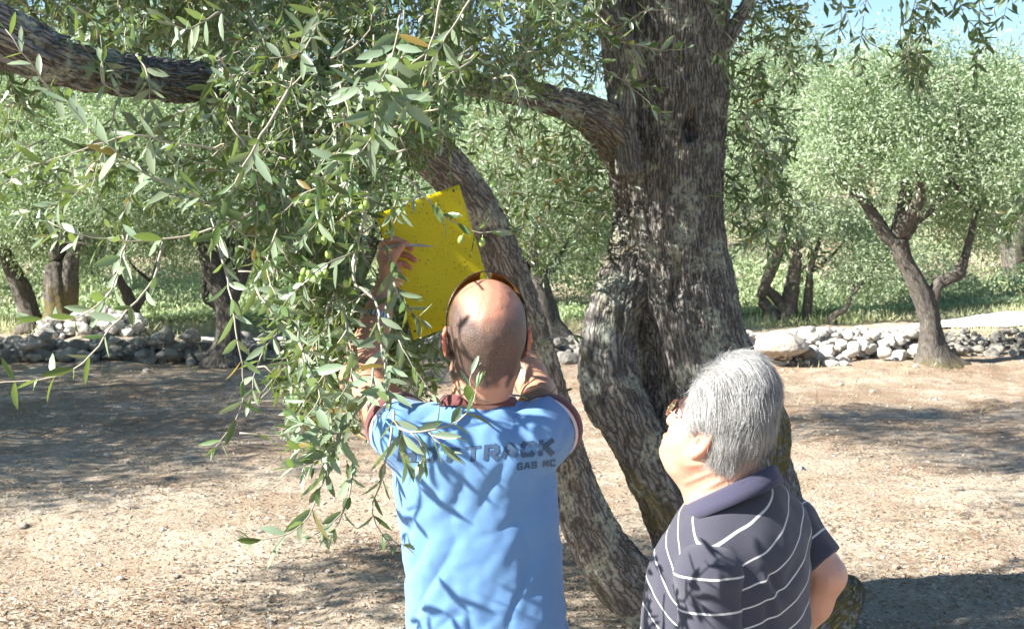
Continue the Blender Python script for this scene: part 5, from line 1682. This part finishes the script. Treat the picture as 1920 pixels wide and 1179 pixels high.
for k in range(NP):
    q = H2.loc(cur)
    fl = np.stack([np.sign(q[:, 0]) * .25 * sstep(.06, .0, np.abs(q[:, 0])), -1.0 * sstep(-.09, .02, q[:, 1]) - .15, -.25 - 1.1 * sstep(.06, -.06, q[:, 1]) - .5 * sstep(.05, .09, np.abs(q[:, 0]))], 1)
    fl[:, 0] += .9 * noise(q * (26, 26, 18) + 3); fl[:, 1] += .8 * noise(q * (26, 26, 26) + 11); fl[:, 2] += .8 * noise(q * (26, 26, 26) + 31)
    fl += rng.normal(size=(NS, 3)) * .16
    d = norm(fl) @ H2.R
    pts[:, k] = cur
    nx_ = cur + d * (slen / NP)[:, None]
    for i in range(NS):
        loc_, nn, _, _ = hb.find_nearest(Vector(nx_[i]))
        if nn is not None:
            nn = np.array(nn)
            if np.dot(nn, np.array(loc_) - H2.w(0, -.02, .04)) < 0: nn = -nn
            nx_[i] = np.array(loc_) + nn * (lift[i] * (1 + .25 * k))
    cur = nx_
hc = bpy.data.hair_curves.new("hair_strands")
hc.add_curves([NP] * NS)
hc.attributes["position"].data.foreach_set("vector", pts.astype(np.float32).ravel())
ra = hc.attributes.get("radius") or hc.attributes.new("radius", 'FLOAT', 'POINT')
ra.data.foreach_set("value", np.tile(np.linspace(.00023, .00010, NP), NS).astype(np.float32))
q0 = H2.loc(p)
tn = np.clip(.5 + 1.3 * noise(q0 * (42, 30, 26) + 5) + .5 * sstep(.02, -.06, q0[:, 0]) - .45 * sstep(.0, -.08, q0[:, 1]), 0, 1)  # clump noise, with the sunlit left and shaded back put into the tone
ta_ = hc.attributes.new("tone", "FLOAT", "CURVE")
ta_.data.foreach_set("value", tn.astype(np.float32))
hc.materials.append(MAT["hair"])
link("hair_strands", hc, hair_o)

# polo shirt
pol = chain([tp(0, .01, 1420, .195), tp(0, .02, 1300, .197), tp(0, .025, 1200, .195), tp(0, .02, 1110, .187), tp(0, .0, 1040, .165), tp(0, -.01, 985, .115)], .03, fl2)
pol += [RC(nb_ + (0, 0, -.030), np.array(oSL[:3]) + (0, 0, .0), .060, .062, .03), RC(nb_ + (0, 0, -.015) - tf * .03, oSR[:3], .062, .064, .03), EL(P(1445, 990, 2.78), (.075, .07, .07), .03)]
sL = np.array(oSL[:3]); dL = norm(np.array(oEL[:3]) - sL)
sR = np.array(oSR[:3]); dR = norm(np.array(oER[:3]) - sR)
PF = [(1295, 1010, 1290, 1075, 8, .006), (1255, 1040, 1280, 1110, 9, .007), (1240, 1075, 1285, 1130, 9, .007), (1430, 1065, 1455, 1150, 10, -.008), (1435, 1070, 1470, 1120, 9, .007), (1445, 1080, 1440, 1179, 10, .006), (1350, 945, 1400, 930, 8, .004), (1480, 930, 1500, 990, 10, .005), (1500, 1040, 1470, 1110, 12, .005)]
def polo_disp(V, n):
    return ridges(V, PF) + .004 * noise(V * (10, 10, 7) + 4) + .0025 * noise(V * (24, 24, 15))
st_polo = lambda V: V[:, 2] + .002 * noise(V * 5) - (.20 + .45 * sstep(1.0, 1.28, V[:, 2])) * ((V - TC) @ -tl_) * sstep(.16, .02, (V - TC) @ tf)
pol_o, _, _ = part("polo_shirt", pol, .0055, (.08, 2.4, .7), (.85, 3.1, 1.6), MAT["navy"], OLD, 2, polo_disp, {"st": st_polo})
def sleeve(S, d, length, r0, r1, up):
    c = S + d * length
    pr = [EL(S + d * .0, (r0, r0, r0), .02), RC(S + d * .01, S + d * (length + .04), r0, r1, .02), CUT(c, d), CUT(S - d * .2, -d, .05, .02)]
    o, _, _ = part("sleeve", pr, .005, S - .32, S + .32, MAT["navy_sleeve"], pol_o, 2, lambda V, n: .0035 * noise(V * (14, 14, 9)) + .002 * noise(V * 30) + ridges(V, [(1300, 1100, 1330, 1179, 10, .006), (1420, 1080, 1395, 1179, 10, .006), (1345, 1070, 1350, 1110, 6, -.004)]), {"st": lambda V: -((V - S) @ d) + up + .004 * noise(V * 8)})
    e1 = norm(np.cross(d, (.3, .2, 1.0))); e2 = np.cross(e1, d)
    return o
sleeve(sL, dL, .22, .0665, .0715, .030)
sleeve(sR, dR, .105, .0640, .0580, .02)
CC = P(1370, 916, 2.725)
def cring(rl, rf, dz, slope):
    a = np.linspace(0, 2 * math.pi, 64, endpoint=False)
    return CC + np.cos(a)[:, None] * tl_ * rl + np.sin(a)[:, None] * tf * rf + np.array((0, 0, 1.0)) * (dz - slope * np.sin(a))[:, None]
band("collar", [cring(.066, .080, -.008, .044), cring(.066, .082, .006, .045), cring(.070, .086, .010, .046), cring(.077, .092, .004, .047), cring(.086, .100, -.014, .049), cring(.094, .107, -.032, .052)], MAT["navy_plain"], pol_o, .004)
legs(OLD, (TC[0], TC[1]), 60, .80, MAT["khaki"])

# his spectacles
GL = thing("spectacles", "thin rimmed spectacles on the older man's face", "spectacles", H2.w(0, .11, .01))
m, nt, b = mat("clear_lens"); b.inputs["Base Color"].default_value = (.95, .9, .88, 1); b.inputs["Transmission Weight"].default_value = 1; b.inputs["Roughness"].default_value = .02; b.inputs["IOR"].default_value = 1.05
MAT["clear"] = m
m, nt, b = mat("copper_frame"); b.inputs["Base Color"].default_value = (.50, .22, .15, 1); b.inputs["Metallic"].default_value = .8; b.inputs["Roughness"].default_value = .25
MAT["copper"] = m
for s in (-1, 1):
    lp = [H2.w(s * .034 + .024 * math.cos(a), .116 - .010 * abs(s * .034 + .024 * math.cos(a)) / .05, .006 + .017 * math.sin(a)) for a in np.linspace(0, 2 * math.pi, 29)]
    lp = np.array(lp)
    rim_o = mesh("rim", *tube(lp, .0010, 6), MAT["copper"], GL)
    V = np.vstack([lp[:-1], [lp[:-1].mean(0)]])
    mesh("lens", V, np.array([[k, (k + 1) % 28, 28] for k in range(28)]), MAT["clear"], rim_o)
    mesh("temple_arm", *tube(bez([H2.w(s * .058, .106, .010), H2.w(s * .070, .095, .012), H2.w(s * .080, .04, .014), H2.w(s * .081, .005, .016), H2.w(s * .080, -.012, .004)], 24), .0011, 6), MAT["copper"], GL)
mesh("bridge", *tube(np.array([H2.w(-.011, .1155, .010), H2.w(0, .119, .013), H2.w(.011, .1155, .010)]), .0011, 6), MAT["copper"], GL)
